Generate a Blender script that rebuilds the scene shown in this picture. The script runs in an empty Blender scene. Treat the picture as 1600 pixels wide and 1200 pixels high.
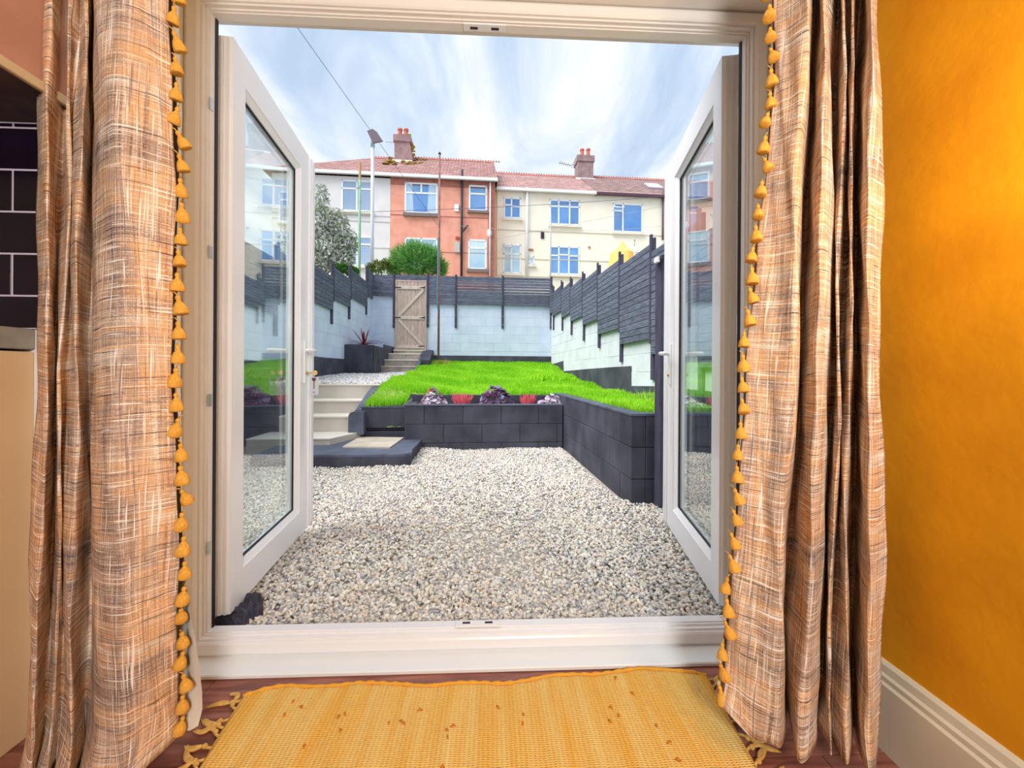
import bpy, bmesh, math, random
import numpy as np
from mathutils import Vector, Matrix
random.seed(7); rng = np.random.default_rng(7)
SC = bpy.context.scene
COL = SC.collection
# ---------------------------------------------------------------- camera
F = 645.0; H = 0.95; YAW = math.radians(2.6); ROLL = 0.006; HY = 580.0; GA = math.radians(2.7)
cR = Vector((math.cos(YAW), -math.sin(YAW), 0)); cF = Vector((math.sin(YAW), math.cos(YAW), 0)); cZ = Vector((0, 0, 1))
X = cR*math.cos(ROLL)+cZ*math.sin(ROLL); Y = -cR*math.sin(ROLL)+cZ*math.cos(ROLL)
cam = bpy.data.cameras.new('camera'); co = bpy.data.objects.new('camera', cam); COL.objects.link(co)
cam.sensor_width = 36; cam.lens = 36*F/1600; cam.shift_y = -(600-HY)/1600
M = Matrix((X, Y, -cF)).transposed().to_4x4(); M.translation = Vector((0, 0, H)); co.matrix_world = M
cam.clip_start = 0.02; cam.clip_end = 300
SC.camera = co
SC.view_settings.view_transform = 'Standard'; SC.view_settings.look = 'None'
SC.view_settings.exposure = 0.33; SC.view_settings.gamma = 1.0; SC.view_settings.use_curve_mapping = False
# ---------------------------------------------------------------- sky
def world():
    w = bpy.data.worlds.new('sky'); SC.world = w; w.use_nodes = True; n = w.node_tree; n.nodes.clear()
    N = n.nodes.new; L = n.links.new
    tc = N('ShaderNodeTexCoord'); sp = N('ShaderNodeSeparateXYZ'); L(tc.outputs['Generated'], sp.inputs[0])
    zc = N('ShaderNodeMath'); zc.operation = 'MAXIMUM'; L(sp.outputs[2], zc.inputs[0]); zc.inputs[1].default_value = 0.0
    za = N('ShaderNodeMath'); za.operation = 'ADD'; L(zc.outputs[0], za.inputs[0]); za.inputs[1].default_value = 0.16
    dv = []
    for i in (0, 1):
        d = N('ShaderNodeMath'); d.operation = 'DIVIDE'; L(sp.outputs[i], d.inputs[0]); L(za.outputs[0], d.inputs[1]); dv.append(d)
    cb = N('ShaderNodeCombineXYZ'); L(dv[0].outputs[0], cb.inputs[0]); L(dv[1].outputs[0], cb.inputs[1])
    mp = N('ShaderNodeMapping'); L(cb.outputs[0], mp.inputs[0]); mp.inputs['Scale'].default_value = (2.9, 1.15, 1); mp.inputs['Location'].default_value = (3.1, 1.7, 0)
    nz = N('ShaderNodeTexNoise'); L(mp.outputs[0], nz.inputs['Vector']); nz.inputs['Scale'].default_value = 1.25; nz.inputs['Detail'].default_value = 9; nz.inputs['Roughness'].default_value = 0.56; nz.inputs['Distortion'].default_value = 0.6
    rp = N('ShaderNodeValToRGB'); L(nz.outputs[0], rp.inputs[0]); e = rp.color_ramp.elements
    e[0].position = 0.30; e[0].color = (0.43, 0.55, 0.72, 1); e[1].position = 0.62; e[1].color = (0.86, 0.875, 0.90, 1)
    x = e.new(0.40); x.color = (0.52, 0.63, 0.78, 1)
    x = e.new(0.50); x.color = (0.67, 0.74, 0.83, 1)
    bg = N('ShaderNodeBackground'); L(rp.outputs[0], bg.inputs[0]); bg.inputs[1].default_value = 1.0
    o = N('ShaderNodeOutputWorld'); L(bg.outputs[0], o.inputs[0])
    w['kind'] = 'sky'
world()
def lamp(name, kind, loc, rot, energy, color, **k):
    l = bpy.data.lights.new(name, kind); l.energy = energy; l.color = color
    for a, v in k.items(): setattr(l, a, v)
    o = bpy.data.objects.new(name, l); COL.objects.link(o); o.location = loc; o.rotation_euler = rot; return o
XLAMP = 0.84
def aim(v): return Vector(v).to_track_quat('-Z', 'Y').to_euler()
lamp('sun', 'SUN', (-6, -3, 9), aim((0.66, 0.34, -1.0)), 3.8, (1.0, 0.97, 0.93), angle=math.radians(50))
# unseen fill light added behind the camera to brighten the interior
lamp('added_fill_light', 'AREA', (0.32, -1.25, 1.55), aim((-0.08, 1.0, -0.08)), 44, (1.0, 0.98, 0.95), shape='DISK', size=0.6)
lamp('added_wall_wash_light', 'POINT', (XLAMP, 0.44, 1.35), (0, 0, 0), 6.5, (1.0, 0.80, 0.50), shadow_soft_size=0.05)  # added unseen light, brightens the mustard wall away from the curtain
# ---------------------------------------------------------------- pixel -> place helpers (1600x1200 frame)
def ray(px, py):
    u = (px-800)/F; v = (HY-py)/F
    u0 = u*math.cos(ROLL)-v*math.sin(ROLL); v0 = u*math.sin(ROLL)+v*math.cos(ROLL)
    return cF + cR*u0 + cZ*v0
GU = Vector((-math.sin(GA), math.cos(GA), 0)); GV = Vector((math.cos(GA), math.sin(GA), 0))
def hy(px, py, y):            # on a plane parallel to the door wall -> x, z
    d = ray(px, py); t = y/d.y; return d.x*t, H+d.z*t
def hx(px, py, x): d = ray(px, py); t = x/d.x; return d.y*t, H+d.z*t
def hz(px, py, z): d = ray(px, py); t = (z-H)/d.z; return d.x*t, d.y*t
def gb(px, py, b): d = ray(px, py); t = b/d.dot(GU); return d.dot(GV)*t, H+d.z*t
def ga(px, py, a): d = ray(px, py); t = a/d.dot(GV); return d.dot(GU)*t, H+d.z*t
def gz(px, py, z): d = ray(px, py); t = (z-H)/d.z; return d.dot(GV)*t, d.dot(GU)*t
def G(a, b, z=0): return GV*a+GU*b+Vector((0, 0, z))
# ---------------------------------------------------------------- object helpers
class Fr:                     # a frame: origin in its own axes + rotation
    def __init__(s, o=(0, 0, 0), garden=False): s.o = Vector(o); s.g = garden
    def loc(s): return G(*s.o) if s.g else s.o.copy()
def tag(o, label=None, cat=None, group=None, kind=None):
    if label: o['label'] = label
    if cat: o['category'] = cat
    if group: o['group'] = group
    if kind: o['kind'] = kind
    return o
def thing(name, label, cat, o=(0, 0, 0), garden=False, group=None, kind=None):
    e = bpy.data.objects.new(name, None); COL.objects.link(e); fr = Fr(o, garden)
    e.location = fr.loc(); e.rotation_euler = (0, 0, GA if garden else 0); e.empty_display_size = .1
    tag(e, label, cat, group, kind); e_frames[e.name] = fr; return e
e_frames = {}
class MB:
    def __init__(s): s.v = []; s.f = []
    def add(s, vs, fs):
        n = len(s.v); s.v += [tuple(p) for p in vs]; s.f += [tuple(i+n for i in f) for f in fs]; return s
    def box(s, x0, x1, y0, y1, z0, z1):
        return s.add([(x0,y0,z0),(x1,y0,z0),(x1,y1,z0),(x0,y1,z0),(x0,y0,z1),(x1,y0,z1),(x1,y1,z1),(x0,y1,z1)],
                     [(0,3,2,1),(4,5,6,7),(0,1,5,4),(1,2,6,5),(2,3,7,6),(3,0,4,7)])
    def cbox(s, x0, x1, y0, y1, z0, z1, c=.006):     # chamfered box
        vs = []; 
        for z, k in ((z0, c), (z0+c, 0), (z1-c, 0), (z1, c)):
            vs += [(x0+k+c, y0+k, z), (x1-k-c, y0+k, z), (x1-k, y0+k+c, z), (x1-k, y1-k-c, z), (x1-k-c, y1-k, z), (x0+k+c, y1-k, z), (x0+k, y1-k-c, z), (x0+k, y0+k+c, z)]
        fs = [tuple(reversed(range(8))), tuple(range(24, 32))]
        for r in range(3):
            for i in range(8): j = (i+1) % 8; fs.append((r*8+i, r*8+j, r*8+8+j, r*8+8+i))
        return s.add(vs, fs)
    def prism(s, poly, axis, t0, t1):                 # poly of 2-D points extruded along an axis (0,1,2)
        def P(p, t):
            q = list(p); q.insert(axis, t); return q
        n = len(poly); vs = [P(p, t0) for p in poly]+[P(p, t1) for p in poly]
        fs = [tuple(reversed(range(n))), tuple(range(n, 2*n))]+[(i, (i+1) % n, (i+1) % n+n, i+n) for i in range(n)]
        return s.add(vs, fs)
    def loft(s, rings, cap=True):
        n = len(rings[0]); b = len(s.v)
        for r in rings: s.v += [tuple(p) for p in r]
        for k in range(len(rings)-1):
            for i in range(n): j = (i+1) % n; s.f.append((b+k*n+i, b+k*n+j, b+(k+1)*n+j, b+(k+1)*n+i))
        if cap: s.f.append(tuple(b+i for i in reversed(range(n)))); s.f.append(tuple(b+(len(rings)-1)*n+i for i in range(n)))
        return s
    def tube(s, pts, r, n=8, cap=True):
        pts = [Vector(p) for p in pts]; rs = r if isinstance(r, (list, tuple)) else [r]*len(pts); rings = []; up = Vector((0, 0, 1))
        for i, p in enumerate(pts):
            t = (pts[min(i+1, len(pts)-1)]-pts[max(i-1, 0)]).normalized()
            a = t.cross(up)
            if a.length < .05: a = t.cross(Vector((1, 0, 0)))
            a.normalize(); c = a.cross(t)
            rings.append([p+(a*math.cos(q)+c*math.sin(q))*rs[i] for q in [2*math.pi*k/n for k in range(n)]])
        return s.loft(rings, cap)
    def lathe(s, c, prof, n=12):                      # profile of (r, z) about a vertical axis at c
        return s.loft([[(c[0]+r*math.cos(2*math.pi*k/n), c[1]+r*math.sin(2*math.pi*k/n), c[2]+z) for k in range(n)] for r, z in prof])
    def mesh(s, name, off=Vector((0, 0, 0))):
        me = bpy.data.meshes.new(name); me.from_pydata([(p[0]-off[0], p[1]-off[1], p[2]-off[2]) for p in s.v], [], s.f); return me
    def build(s, name, mat, parent=None, o=None, garden=False, smooth=False, world=False):
        """link as ONE object; coordinates are those of the parent's frame (or of the garden / the house)"""
        if parent is not None:
            fr = e_frames.get(parent.name, Fr())
            off = fr.o
        else:
            fr = Fr(o or tuple(map(sum, zip(*s.v)))[0:3] and center(s.v), garden); off = fr.o
        me = s.mesh(name, off); ob = bpy.data.objects.new(name, me); COL.objects.link(ob)
        fix(me)
        if smooth: me.polygons.foreach_set('use_smooth', [True]*len(me.polygons))
        if mat: me.materials.append(mat)
        if parent is not None:
            ob.parent = parent; e_frames[ob.name] = fr
        else:
            ob.location = fr.loc(); ob.rotation_euler = (0, 0, GA if garden else 0); e_frames[ob.name] = fr
        return ob
def center(v):
    a = np.array(v); lo = a.min(0); hi = a.max(0); return (float((lo[0]+hi[0])/2), float((lo[1]+hi[1])/2), float(lo[2]))
def fix(me):
    b = bmesh.new(); b.from_mesh(me); bmesh.ops.recalc_face_normals(b, faces=b.faces); b.to_mesh(me); b.free()
def np_mesh(name, V, Fc, mat, smooth=False, loops=3):
    me = bpy.data.meshes.new(name); V = np.asarray(V, np.float32); Fc = np.asarray(Fc, np.int32)
    me.vertices.add(len(V)); me.vertices.foreach_set('co', V.ravel()); me.loops.add(Fc.size); me.loops.foreach_set('vertex_index', Fc.ravel())
    me.polygons.add(len(Fc)); me.polygons.foreach_set('loop_start', np.arange(0, Fc.size, loops, dtype=np.int32)); 
    me.update(calc_edges=True)
    if smooth: me.polygons.foreach_set('use_smooth', np.ones(len(Fc), bool))
    me.materials.append(mat); ob = bpy.data.objects.new(name, me); COL.objects.link(ob); return ob
# ---------------------------------------------------------------- materials
def srgb(r, g, b):
    f = lambda c: ((c/255)/12.92 if c/255 <= .04045 else ((c/255+.055)/1.055)**2.4)
    return (f(r), f(g), f(b), 1)
def mat(name, c, c2=None, scale=8, rough=.7, bump=0, bscale=None, detail=4, stretch=(1, 1, 1), spec=.3, metal=0, rnd=0, coord='Object', r0=.35, r1=.65, coat=0):
    m = bpy.data.materials.new(name); m.use_nodes = True; n = m.node_tree; N = n.nodes.new; L = n.links.new
    p = n.nodes['Principled BSDF']; p.inputs['Roughness'].default_value = rough; p.inputs['Specular IOR Level'].default_value = spec; p.inputs['Metallic'].default_value = metal
    p.inputs['Coat Weight'].default_value = coat
    col = None
    if c2 or bump:
        tc = N('ShaderNodeTexCoord'); mp = N('ShaderNodeMapping'); L(tc.outputs[coord], mp.inputs[0]); mp.inputs['Scale'].default_value = stretch
    if c2:
        nz = N('ShaderNodeTexNoise'); L(mp.outputs[0], nz.inputs['Vector']); nz.inputs['Scale'].default_value = scale; nz.inputs['Detail'].default_value = detail
        rp = N('ShaderNodeValToRGB'); L(nz.outputs[0], rp.inputs[0]); rp.color_ramp.elements[0].color = c; rp.color_ramp.elements[1].color = c2
        rp.color_ramp.elements[0].position = r0; rp.color_ramp.elements[1].position = r1; col = rp.outputs[0]
    if rnd:
        oi = N('ShaderNodeObjectInfo'); hs = N('ShaderNodeHueSaturation'); mr = N('ShaderNodeMapRange'); L(oi.outputs['Random'], mr.inputs[0]); mr.inputs[3].default_value = 1-rnd; mr.inputs[4].default_value = 1+rnd
        L(mr.outputs[0], hs.inputs['Value'])
        if col: L(col, hs.inputs['Color'])
        else: hs.inputs['Color'].default_value = c
        col = hs.outputs[0]
    if col: L(col, p.inputs['Base Color'])
    else: p.inputs['Base Color'].default_value = c
    if bump:
        nb = N('ShaderNodeTexNoise'); L(mp.outputs[0], nb.inputs['Vector']); nb.inputs['Scale'].default_value = bscale or scale*4; nb.inputs['Detail'].default_value = 5
        bp = N('ShaderNodeBump'); L(nb.outputs[0], bp.inputs['Height']); bp.inputs['Strength'].default_value = 1; bp.inputs['Distance'].default_value = bump; L(bp.outputs[0], p.inputs['Normal'])
    return m
M_ = {}
M_['upvc'] = mat('white_plastic', srgb(240, 241, 245), rough=.28, spec=.5)
M_['upvc_in'] = mat('cream_white_plastic', srgb(232, 228, 222), rough=.3, spec=.5)
M_['gasket'] = mat('black_rubber', srgb(35, 30, 40), rough=.5)
M_['plaster'] = mat('white_plaster', srgb(238, 234, 228), srgb(228, 223, 216), 3, .85, .001, 60)
M_['mustard'] = mat('mustard_wall_paint', srgb(232, 160, 8), srgb(216, 144, 4), 5, .8, .0012, 45)
M_['skirt'] = mat('cream_gloss_paint', srgb(222, 216, 196), srgb(212, 205, 184), 6, .4)
M_['board'] = mat('white_gloss_board', srgb(238, 242, 244), rough=.12, spec=.5)
M_['metal'] = mat('brushed_metal', srgb(200, 200, 198), rough=.35, metal=.9)
M_['brass'] = mat('brass', srgb(205, 170, 120), rough=.35, metal=.7)
M_['dark'] = mat('dark_slot', srgb(60, 45, 60), rough=.6)
M_['white'] = mat('white_enamel', srgb(240, 242, 244), rough=.25, spec=.5)
def fence_mat():
    return mat('dark_stained_timber', srgb(82, 86, 104), srgb(116, 121, 140), 9, .75, .003, 30, stretch=(1, 1, 9), rnd=.16, spec=.15)
M_['fence'] = fence_mat()
M_['post'] = mat('dark_stained_post', srgb(68, 66, 84), srgb(82, 80, 98), 6, .75, .002, 40, stretch=(6, 6, 1), spec=.15)
M_['wallw'] = mat('pale_blue_white_masonry_paint', srgb(202, 213, 238), srgb(214, 224, 244), 3, .9, .006, 14, spec=.1, rnd=.02)
M_['wallr'] = mat('off_white_masonry_paint', srgb(208, 212, 222), srgb(220, 224, 232), 3, .9, .006, 14, spec=.1, rnd=.02)
M_['mortar'] = mat('painted_mortar', srgb(184, 196, 220), rough=.95)
M_['mortar_r'] = mat('painted_mortar_pale', srgb(196, 202, 212), rough=.95)
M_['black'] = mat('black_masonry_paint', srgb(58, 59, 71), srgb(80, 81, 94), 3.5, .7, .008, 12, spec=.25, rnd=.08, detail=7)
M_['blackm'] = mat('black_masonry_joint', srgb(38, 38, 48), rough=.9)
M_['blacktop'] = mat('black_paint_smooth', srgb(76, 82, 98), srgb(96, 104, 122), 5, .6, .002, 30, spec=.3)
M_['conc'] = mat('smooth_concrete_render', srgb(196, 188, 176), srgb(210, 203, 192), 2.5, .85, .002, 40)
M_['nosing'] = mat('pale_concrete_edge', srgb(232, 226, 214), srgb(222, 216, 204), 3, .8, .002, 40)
M_['oldconc'] = mat('weathered_concrete', srgb(148, 138, 130), srgb(178, 168, 158), 6, .9, .004, 30)
M_['paver'] = mat('sandstone_paving', srgb(186, 174, 156), srgb(206, 196, 180), 5, .85, .004, 30)
M_['soil'] = mat('soil', srgb(70, 58, 48), srgb(110, 92, 70), 14, .95, .02, 20)
M_['gatew'] = mat('weathered_pine', srgb(172, 150, 140), srgb(204, 184, 174), 7, .8, .003, 40, stretch=(7, 7, .7), rnd=.07)
M_['gatel'] = mat('weathered_pine_light', srgb(198, 180, 172), srgb(214, 198, 190), 7, .8, .003, 40, stretch=(3, 3, 3))
M_['iron'] = mat('black_ironwork', srgb(48, 42, 54), rough=.5, spec=.4)
def glass(name, tint, boost=1.0):
    m = bpy.data.materials.new(name); m.use_nodes = True; n = m.node_tree; n.nodes.clear(); N = n.nodes.new; L = n.links.new
    lw = N('ShaderNodeLayerWeight'); lw.inputs[0].default_value = .5
    pw = N('ShaderNodeMath'); pw.operation = 'POWER'; L(lw.outputs['Facing'], pw.inputs[0]); pw.inputs[1].default_value = 5
    ma = N('ShaderNodeMath'); ma.operation = 'MULTIPLY_ADD'; L(pw.outputs[0], ma.inputs[0]); ma.inputs[1].default_value = .92*boost; ma.inputs[2].default_value = .075
    tr = N('ShaderNodeBsdfTransparent'); tr.inputs[0].default_value = tint
    gl = N('ShaderNodeBsdfGlossy'); gl.inputs['Roughness'].default_value = 0.0; gl.inputs[0].default_value = (1, 1, 1, 1)
    mx = N('ShaderNodeMixShader'); L(ma.outputs[0], mx.inputs[0]); L(tr.outputs[0], mx.inputs[1]); L(gl.outputs[0], mx.inputs[2])
    o = N('ShaderNodeOutputMaterial'); L(mx.outputs[0], o.inputs[0]); return m
M_['glass'] = glass('door_glass', (.92, .97, .96, 1), 1.45)
M_['winglass'] = mat('house_window_glass', srgb(70, 130, 205), srgb(130, 175, 225), .35, .08, spec=.8, rnd=.2)
M_['curt'] = mat('net_curtain_behind_glass', srgb(190, 212, 232), srgb(165, 195, 225), 6, .5, spec=.6, stretch=(8, 8, .3))
M_['winframe'] = mat('white_window_frame', srgb(240, 242, 246), rough=.4)
# ================================================================ THE ROOM
ZF = 0.025                      # floor level
XL, XR, ZB, ZT = -0.92, 0.858, 0.10, 2.105      # opening of the door frame
YF0, YF1 = 1.345, 1.412         # room face / outer face of the frame
YW = 1.10                       # room face of the door wall
RVL, RVR, RVT = -0.985, 0.925, 2.165
XWR = hz(1381, 1162, ZF)[0]     # right wall
XWL = -2.1; YB = -2.6; ZC = 2.55
def struct(name, mb, m, smooth=False):
    o = mb.build(name, m, None, smooth=smooth); o['kind'] = 'structure'; return o
# floor of laminate boards running along the door wall
fl = thing('floor', None, None, (0, 0, 0), kind='structure')
MB().box(XWL, XWR, YB, YF0, -.05, ZF-.008).build('underlay', mat('floor_underlay', srgb(60, 40, 36), rough=.9), fl)
wood = mat('red_brown_laminate', srgb(112, 62, 52), srgb(164, 104, 88), 5, .3, .0006, 60, stretch=(1, 9, 1), rnd=.16, spec=.45, detail=6)
y = YF0; k = 0
while y > YB+.01:
    w_ = min(.19, y-YB); off = -(k*.47 % 1.28); x = XWL+off
    while x < XWR:
        x0, x1 = max(x, XWL), min(x+1.28, XWR)
        if x1-x0 > .02: MB().cbox(x0+.0008, x1-.0008, y-w_+.0008, y-.0008, ZF-.009, ZF, .0012).build('floor_plank', wood, fl)
        x += 1.28
    y -= w_; k += 1
struct('ceiling', MB().box(XWL, XWR, YB, YW, ZC, ZC+.1), M_['plaster'])
struct('wall_right', MB().box(XWR, XWR+.12, YB, 1.5, 0, ZC), M_['mustard'])
M_['taupe'] = mat('taupe_wall_paint', srgb(150, 140, 130), rough=.85)
struct('wall_left', MB().box(XWL-.12, XWL, YB, 1.5, 0, ZC), M_['taupe'])
struct('wall_back', MB().box(XWL, XWR, YB-.1, YB, 0, ZC), M_['taupe'])
wf = MB().box(XWL, RVL, YW, 1.5, 0, ZC).box(RVR, XWR, YW, 1.5, 0, ZC).box(RVL, RVR, YW, 1.5, RVT, ZC)
struct('wall_front', wf, M_['plaster'])
# outside skin above and beside the doors (seen in the glass only)
# skirting board along the right wall
zt = hx(1385, 1041, XWR-.02)[1]
sk = thing('baseboard_right', None, None, (XWR, 0, 0), kind='structure')
prof = [(XWR, ZF), (XWR-.022, ZF), (XWR-.022, zt-.05), (XWR-.017, zt-.044), (XWR-.017, zt-.032), (XWR-.012, zt-.026), (XWR-.010, zt-.008), (XWR-.004, zt), (XWR, zt)]
MB().prism(prof, 1, YB, YW).build('skirting_board', M_['skirt'], sk)
# door frame, every member mitred, with its stepped profile
def member(side, outw):
    # profile: (offset outwards from the opening, y)
    pr = [(0, YF1), (0, YF0+.034), (.004, YF0+.034), (.004, YF0+.026), (.010, YF0+.026), (.010, YF0+.012), (.017, YF0+.012), (.017, YF0+.004), (.023, YF0), (outw-.012, YF0-.002), (outw, YF0+.005), (outw, YF1)]
    OL, OR, OB, OT = .062, .062, .062, .055
    def sc(o, W): return o*W/outw
    rings = []
    for end in (0, 1):
        r = []
        for o, yy in pr:
            f = o/outw
            xl, xr, zb, ztp = XL-f*OL, XR+f*OR, ZB-f*OB, ZT+f*OT
            p = {'l': ((xl, yy, zb), (xl, yy, ztp)), 'r': ((xr, yy, zb), (xr, yy, ztp)), 't': ((xl, yy, ztp), (xr, yy, ztp)), 'b': ((xl, yy, zb), (xr, yy, zb))}[side][end]
            r.append(p)
        rings.append(r)
    return MB().loft(rings)
df = thing('trim_1', 'white plastic door frame around the open garden doors', None, (0, YF0, ZB), kind='structure')
for s_, nm in (('l', 'frame_jamb'), ('r', 'frame_jamb'), ('t', 'frame_head'), ('b', 'frame_sill')):
    member(s_, .062).build(nm, M_['upvc'] if s_ == 'b' else M_['upvc_in'], df)
for xx in (XL+.001, XR-.001):
    MB().box(xx-.002, xx+.002, YF1-.012, YF1+.001, ZB, ZT).build('gasket', M_['gasket'], df)
# keeps of the shoot bolts, head and sill
for zz, sg in ((ZT, -1), (ZB, 1)):
    xs = [hy(p, 45 if sg < 0 else 975, 1.385)[0] for p in ((724, 757, 790) if sg < 0 else (712, 745, 782))]
    kp = MB().cbox(xs[0], xs[2], 1.372, 1.402, min(zz, zz+sg*.006), max(zz, zz+sg*.006), .001).build('bolt_keep', M_['white'], df)
    for a_, b_ in ((xs[0], xs[1]), (xs[1], xs[2])):
        c_ = (a_+b_)/2; MB().cbox(c_-.013, c_+.013, 1.383, 1.393, min(zz, zz+sg*.0075), max(zz, zz+sg*.0075), .001).build('slot', M_['dark'], kp)
for i in range(4):
    MB().box(XL-.0005, XL+.003, YF0+.03, YF0+.045, .35+.48*i, .39+.48*i).build('hinge_packer', M_['metal'], df)
# inner board in front of the sill
bf = hz(600, 1055, ZF+.002)[1]
struct('trim_2', MB().cbox(RVL, RVR, bf, YF0+.02, ZF, ZF+.014, .003), M_['board'])
# ------------------------------------------------------------------ door leaves
def leaf(name, hinge_cam, dir_cam, sgn, label):
    o = cR*hinge_cam[0]+cF*hinge_cam[1]; d = (cR*dir_cam[0]+cF*dir_cam[1]).normalized(); W = .872
    root = bpy.data.objects.new(name, None); COL.objects.link(root); root.location = (o.x, o.y, 0); root.rotation_euler = (0, 0, math.atan2(d.y, d.x))
    root['kind'] = 'structure'; root['label'] = label; e_frames[root.name] = Fr(); root.empty_display_size = .1
    T = .068*sgn; z0, z1 = .105, 2.098; g0, g1, h0, h1 = .088, .685, z0+.118, z1-.118; S1 = .80
    def pc(poly, nm, y0=0, y1=T, m=M_['upvc']):
        return MB().prism(poly, 1, y0, y1).build(nm, m, root)
    # polygons in (s, z); prism along thickness
    pc([(0, z0), (g0, h0), (g0, h1), (0, z1)], 'hinge_stile'); 
    pc([(S1, z0), (S1, z1), (g1, h1), (g1, h0)], 'closing_stile')
    pc([(0, z0), (S1, z0), (g1, h0), (g0, h0)], 'bottom_rail'); pc([(0, z1), (g0, h1), (g1, h1), (S1, z1)], 'top_rail')
    # meeting strip stepped back from the face, carries the rebate
    ms = MB().prism([(S1, z0+.012), (W, z0+.012), (W, z1-.012), (S1, z1-.012)], 1, -.010*sgn, T-.02*sgn); ms.prism([(S1+.02, z0+.02), (S1+.045, z0+.02), (S1+.045, z1-.02), (S1+.02, z1-.02)], 1, -.014*sgn, .0*sgn)
    ms.build('meeting_strip', M_['upvc'], root)
    # steps on the hinge edge
    e = MB(); 
    for y0, y1, dx in ((.012, .020, .004), (.030, .038, .005), (.052, .068, .010)): e.box(-dx, .001, y0*sgn, y1*sgn, z0, z1-.004)
    e.build('hinge_edge_profile', M_['upvc_in'], root)
    MB().box(-.006, -.001, (.0685)*sgn, .073*sgn, z0+.01, z1+.02).build('weather_seal', M_['gasket'], root)
    # bead: sloped inside face of the glazing opening
    B = .022; rec = .024*sgn
    bd = MB()
    cs = [(g0, h0), (g1, h0), (g1, h1), (g0, h1)]; ci = [(g0+B, h0+B), (g1-B, h0+B), (g1-B, h1-B), (g0+B, h1-B)]
    V = [(a, .004*sgn, z) for a, z in cs]+[(a, rec*.75, z) for a, z in ci]+[(a, rec, z) for a, z in ci]+[(a, rec, z) for a, z in cs]
    Fc = []
    for i in range(4):
        j = (i+1) % 4
        for k2 in range(3): Fc.append((k2*4+i, k2*4+j, k2*4+4+j, k2*4+4+i))
    bd.add(V, Fc).build('glazing_bead', M_['upvc'], root)
    gk = MB(); q = B; w2 = .006
    for (a0, a1, c0, c1) in ((g0+q-w2, g1-q+w2, h0+q-w2, h0+q+w2), (g0+q-w2, g1-q+w2, h1-q-w2, h1-q+w2), (g0+q-w2, g0+q+w2, h0+q+w2, h1-q-w2), (g1-q-w2, g1-q+w2, h0+q+w2, h1-q-w2)):
        gk.box(a0, a1, min(rec*.9, rec*1.2), max(rec*.9, rec*1.2), c0, c1)
    gk.build('glazing_gasket', M_['gasket'], root)
    MB().box(g0, g1, min(rec*1.2, rec*2), max(rec*1.2, rec*2), h0, h1).build('glass_pane', M_['glass'], root)
    # handles on both faces
    hzc = 1.05
    for f, yy in ((-1, 0.0), (1, T)):
        sg = sgn*f; sx = .742
        hd = MB(); hd.cbox(sx-.016, sx+.016, min(yy, yy+sg*.010), max(yy, yy+sg*.010), hzc-.17, hzc+.055, .003).build('handle_plate', M_['white'], root)
        MB().tube([(sx, yy+sg*.008, hzc), (sx, yy+sg*.05, hzc), (sx-.012, yy+sg*.058, hzc), (sx-.13, yy+sg*.055, hzc-.003)], [.010, .010, .011, .008], 8).build('lever', M_['white'], hd_last(root), smooth=True)
        MB().tube([(sx, yy+sg*.008, hzc-.115), (sx, yy+sg*.018, hzc-.115)], [.009, .009], 10).build('lock_cylinder', M_['brass'], hd_last(root), smooth=True)
    for zz in (.35, 1.1, 1.85):
        MB().tube([(-.012, .06*sgn, zz-.05), (-.012, .06*sgn, zz+.05)], .009, 8).build('hinge', M_['upvc'], root, smooth=True)
    return root, W, T
def hd_last(root): return [c for c in root.children if c.name.startswith('handle_plate')][-1]
LH = ((362-800)/F*1.425, 1.425); LD = (-.161, .987)
RH = ((1125-800)/F*1.498, 1.498); RD = (.141, .990)
door1, LW, LT = leaf('door_1', LH, LD, 1, 'left glazed white garden door, opened outwards, key in its lock')
door2, _, _ = leaf('door_2', RH, RD, -1, 'right glazed white garden door, opened outwards beside the dark post')
# key in the lock of the left door, with a spare on a plastic tag
kt = bpy.data.objects.new('door_key', None); COL.objects.link(kt); kt.matrix_world = Matrix.Translation(door1.location) @ Matrix.Rotation(door1.rotation_euler.z, 4, 'Z')
tag(kt, 'brass key in the left door lock with a spare key bagged below it', 'key'); e_frames[kt.name] = Fr()
sx, kz = .742, 1.05-.115
MB().tube([(sx, -.018, kz), (sx, -.042, kz)], .003, 8).build('key_shaft', M_['brass'], kt)
MB().lathe((0, 0, 0), [(.001, -.003), (.012, -.003), (.012, .003), (.001, .003)], 12)
hdm = MB(); hdm.loft([[(sx+dx, -.042-.012+.013*math.cos(q), kz+.013*math.sin(q)) for q in [2*math.pi*k/12 for k in range(12)]] for dx in (-.0015, .0015)]).build('key_head', M_['brass'], kt)
MB().tube([(sx, -.05, kz-.008), (sx+.004, -.052, kz-.018), (sx, -.05, kz-.026)], .0015, 6).build('key_ring', M_['metal'], kt)
tg = MB().cbox(sx-.001, sx+.001, -.072, -.030, kz-.115, kz-.022, .0005).build('plastic_tag', mat('clear_plastic_bag', srgb(206, 212, 224), rough=.15, spec=.6), kt)
MB().add([(sx-.0025, -.060, kz-.026), (sx-.0025, -.040, kz-.026), (sx-.0025, -.040, kz-.036), (sx-.0025, -.046, kz-.044), (sx-.0025, -.054, kz-.044), (sx-.0025, -.060, kz-.036)], [(0, 1, 2, 3, 4, 5)]).box(sx-.003, sx-.002, -.052, -.048, kz-.083, kz-.042).build('spare_key', mat('dark_bronze', srgb(96, 66, 66), rough=.4, metal=.5), kt)
MB().box(sx-.003, sx-.002, -.054, -.047, kz-.105, kz-.098).build('blue_mark', mat('blue_print', srgb(110, 140, 205)), kt)
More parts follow.
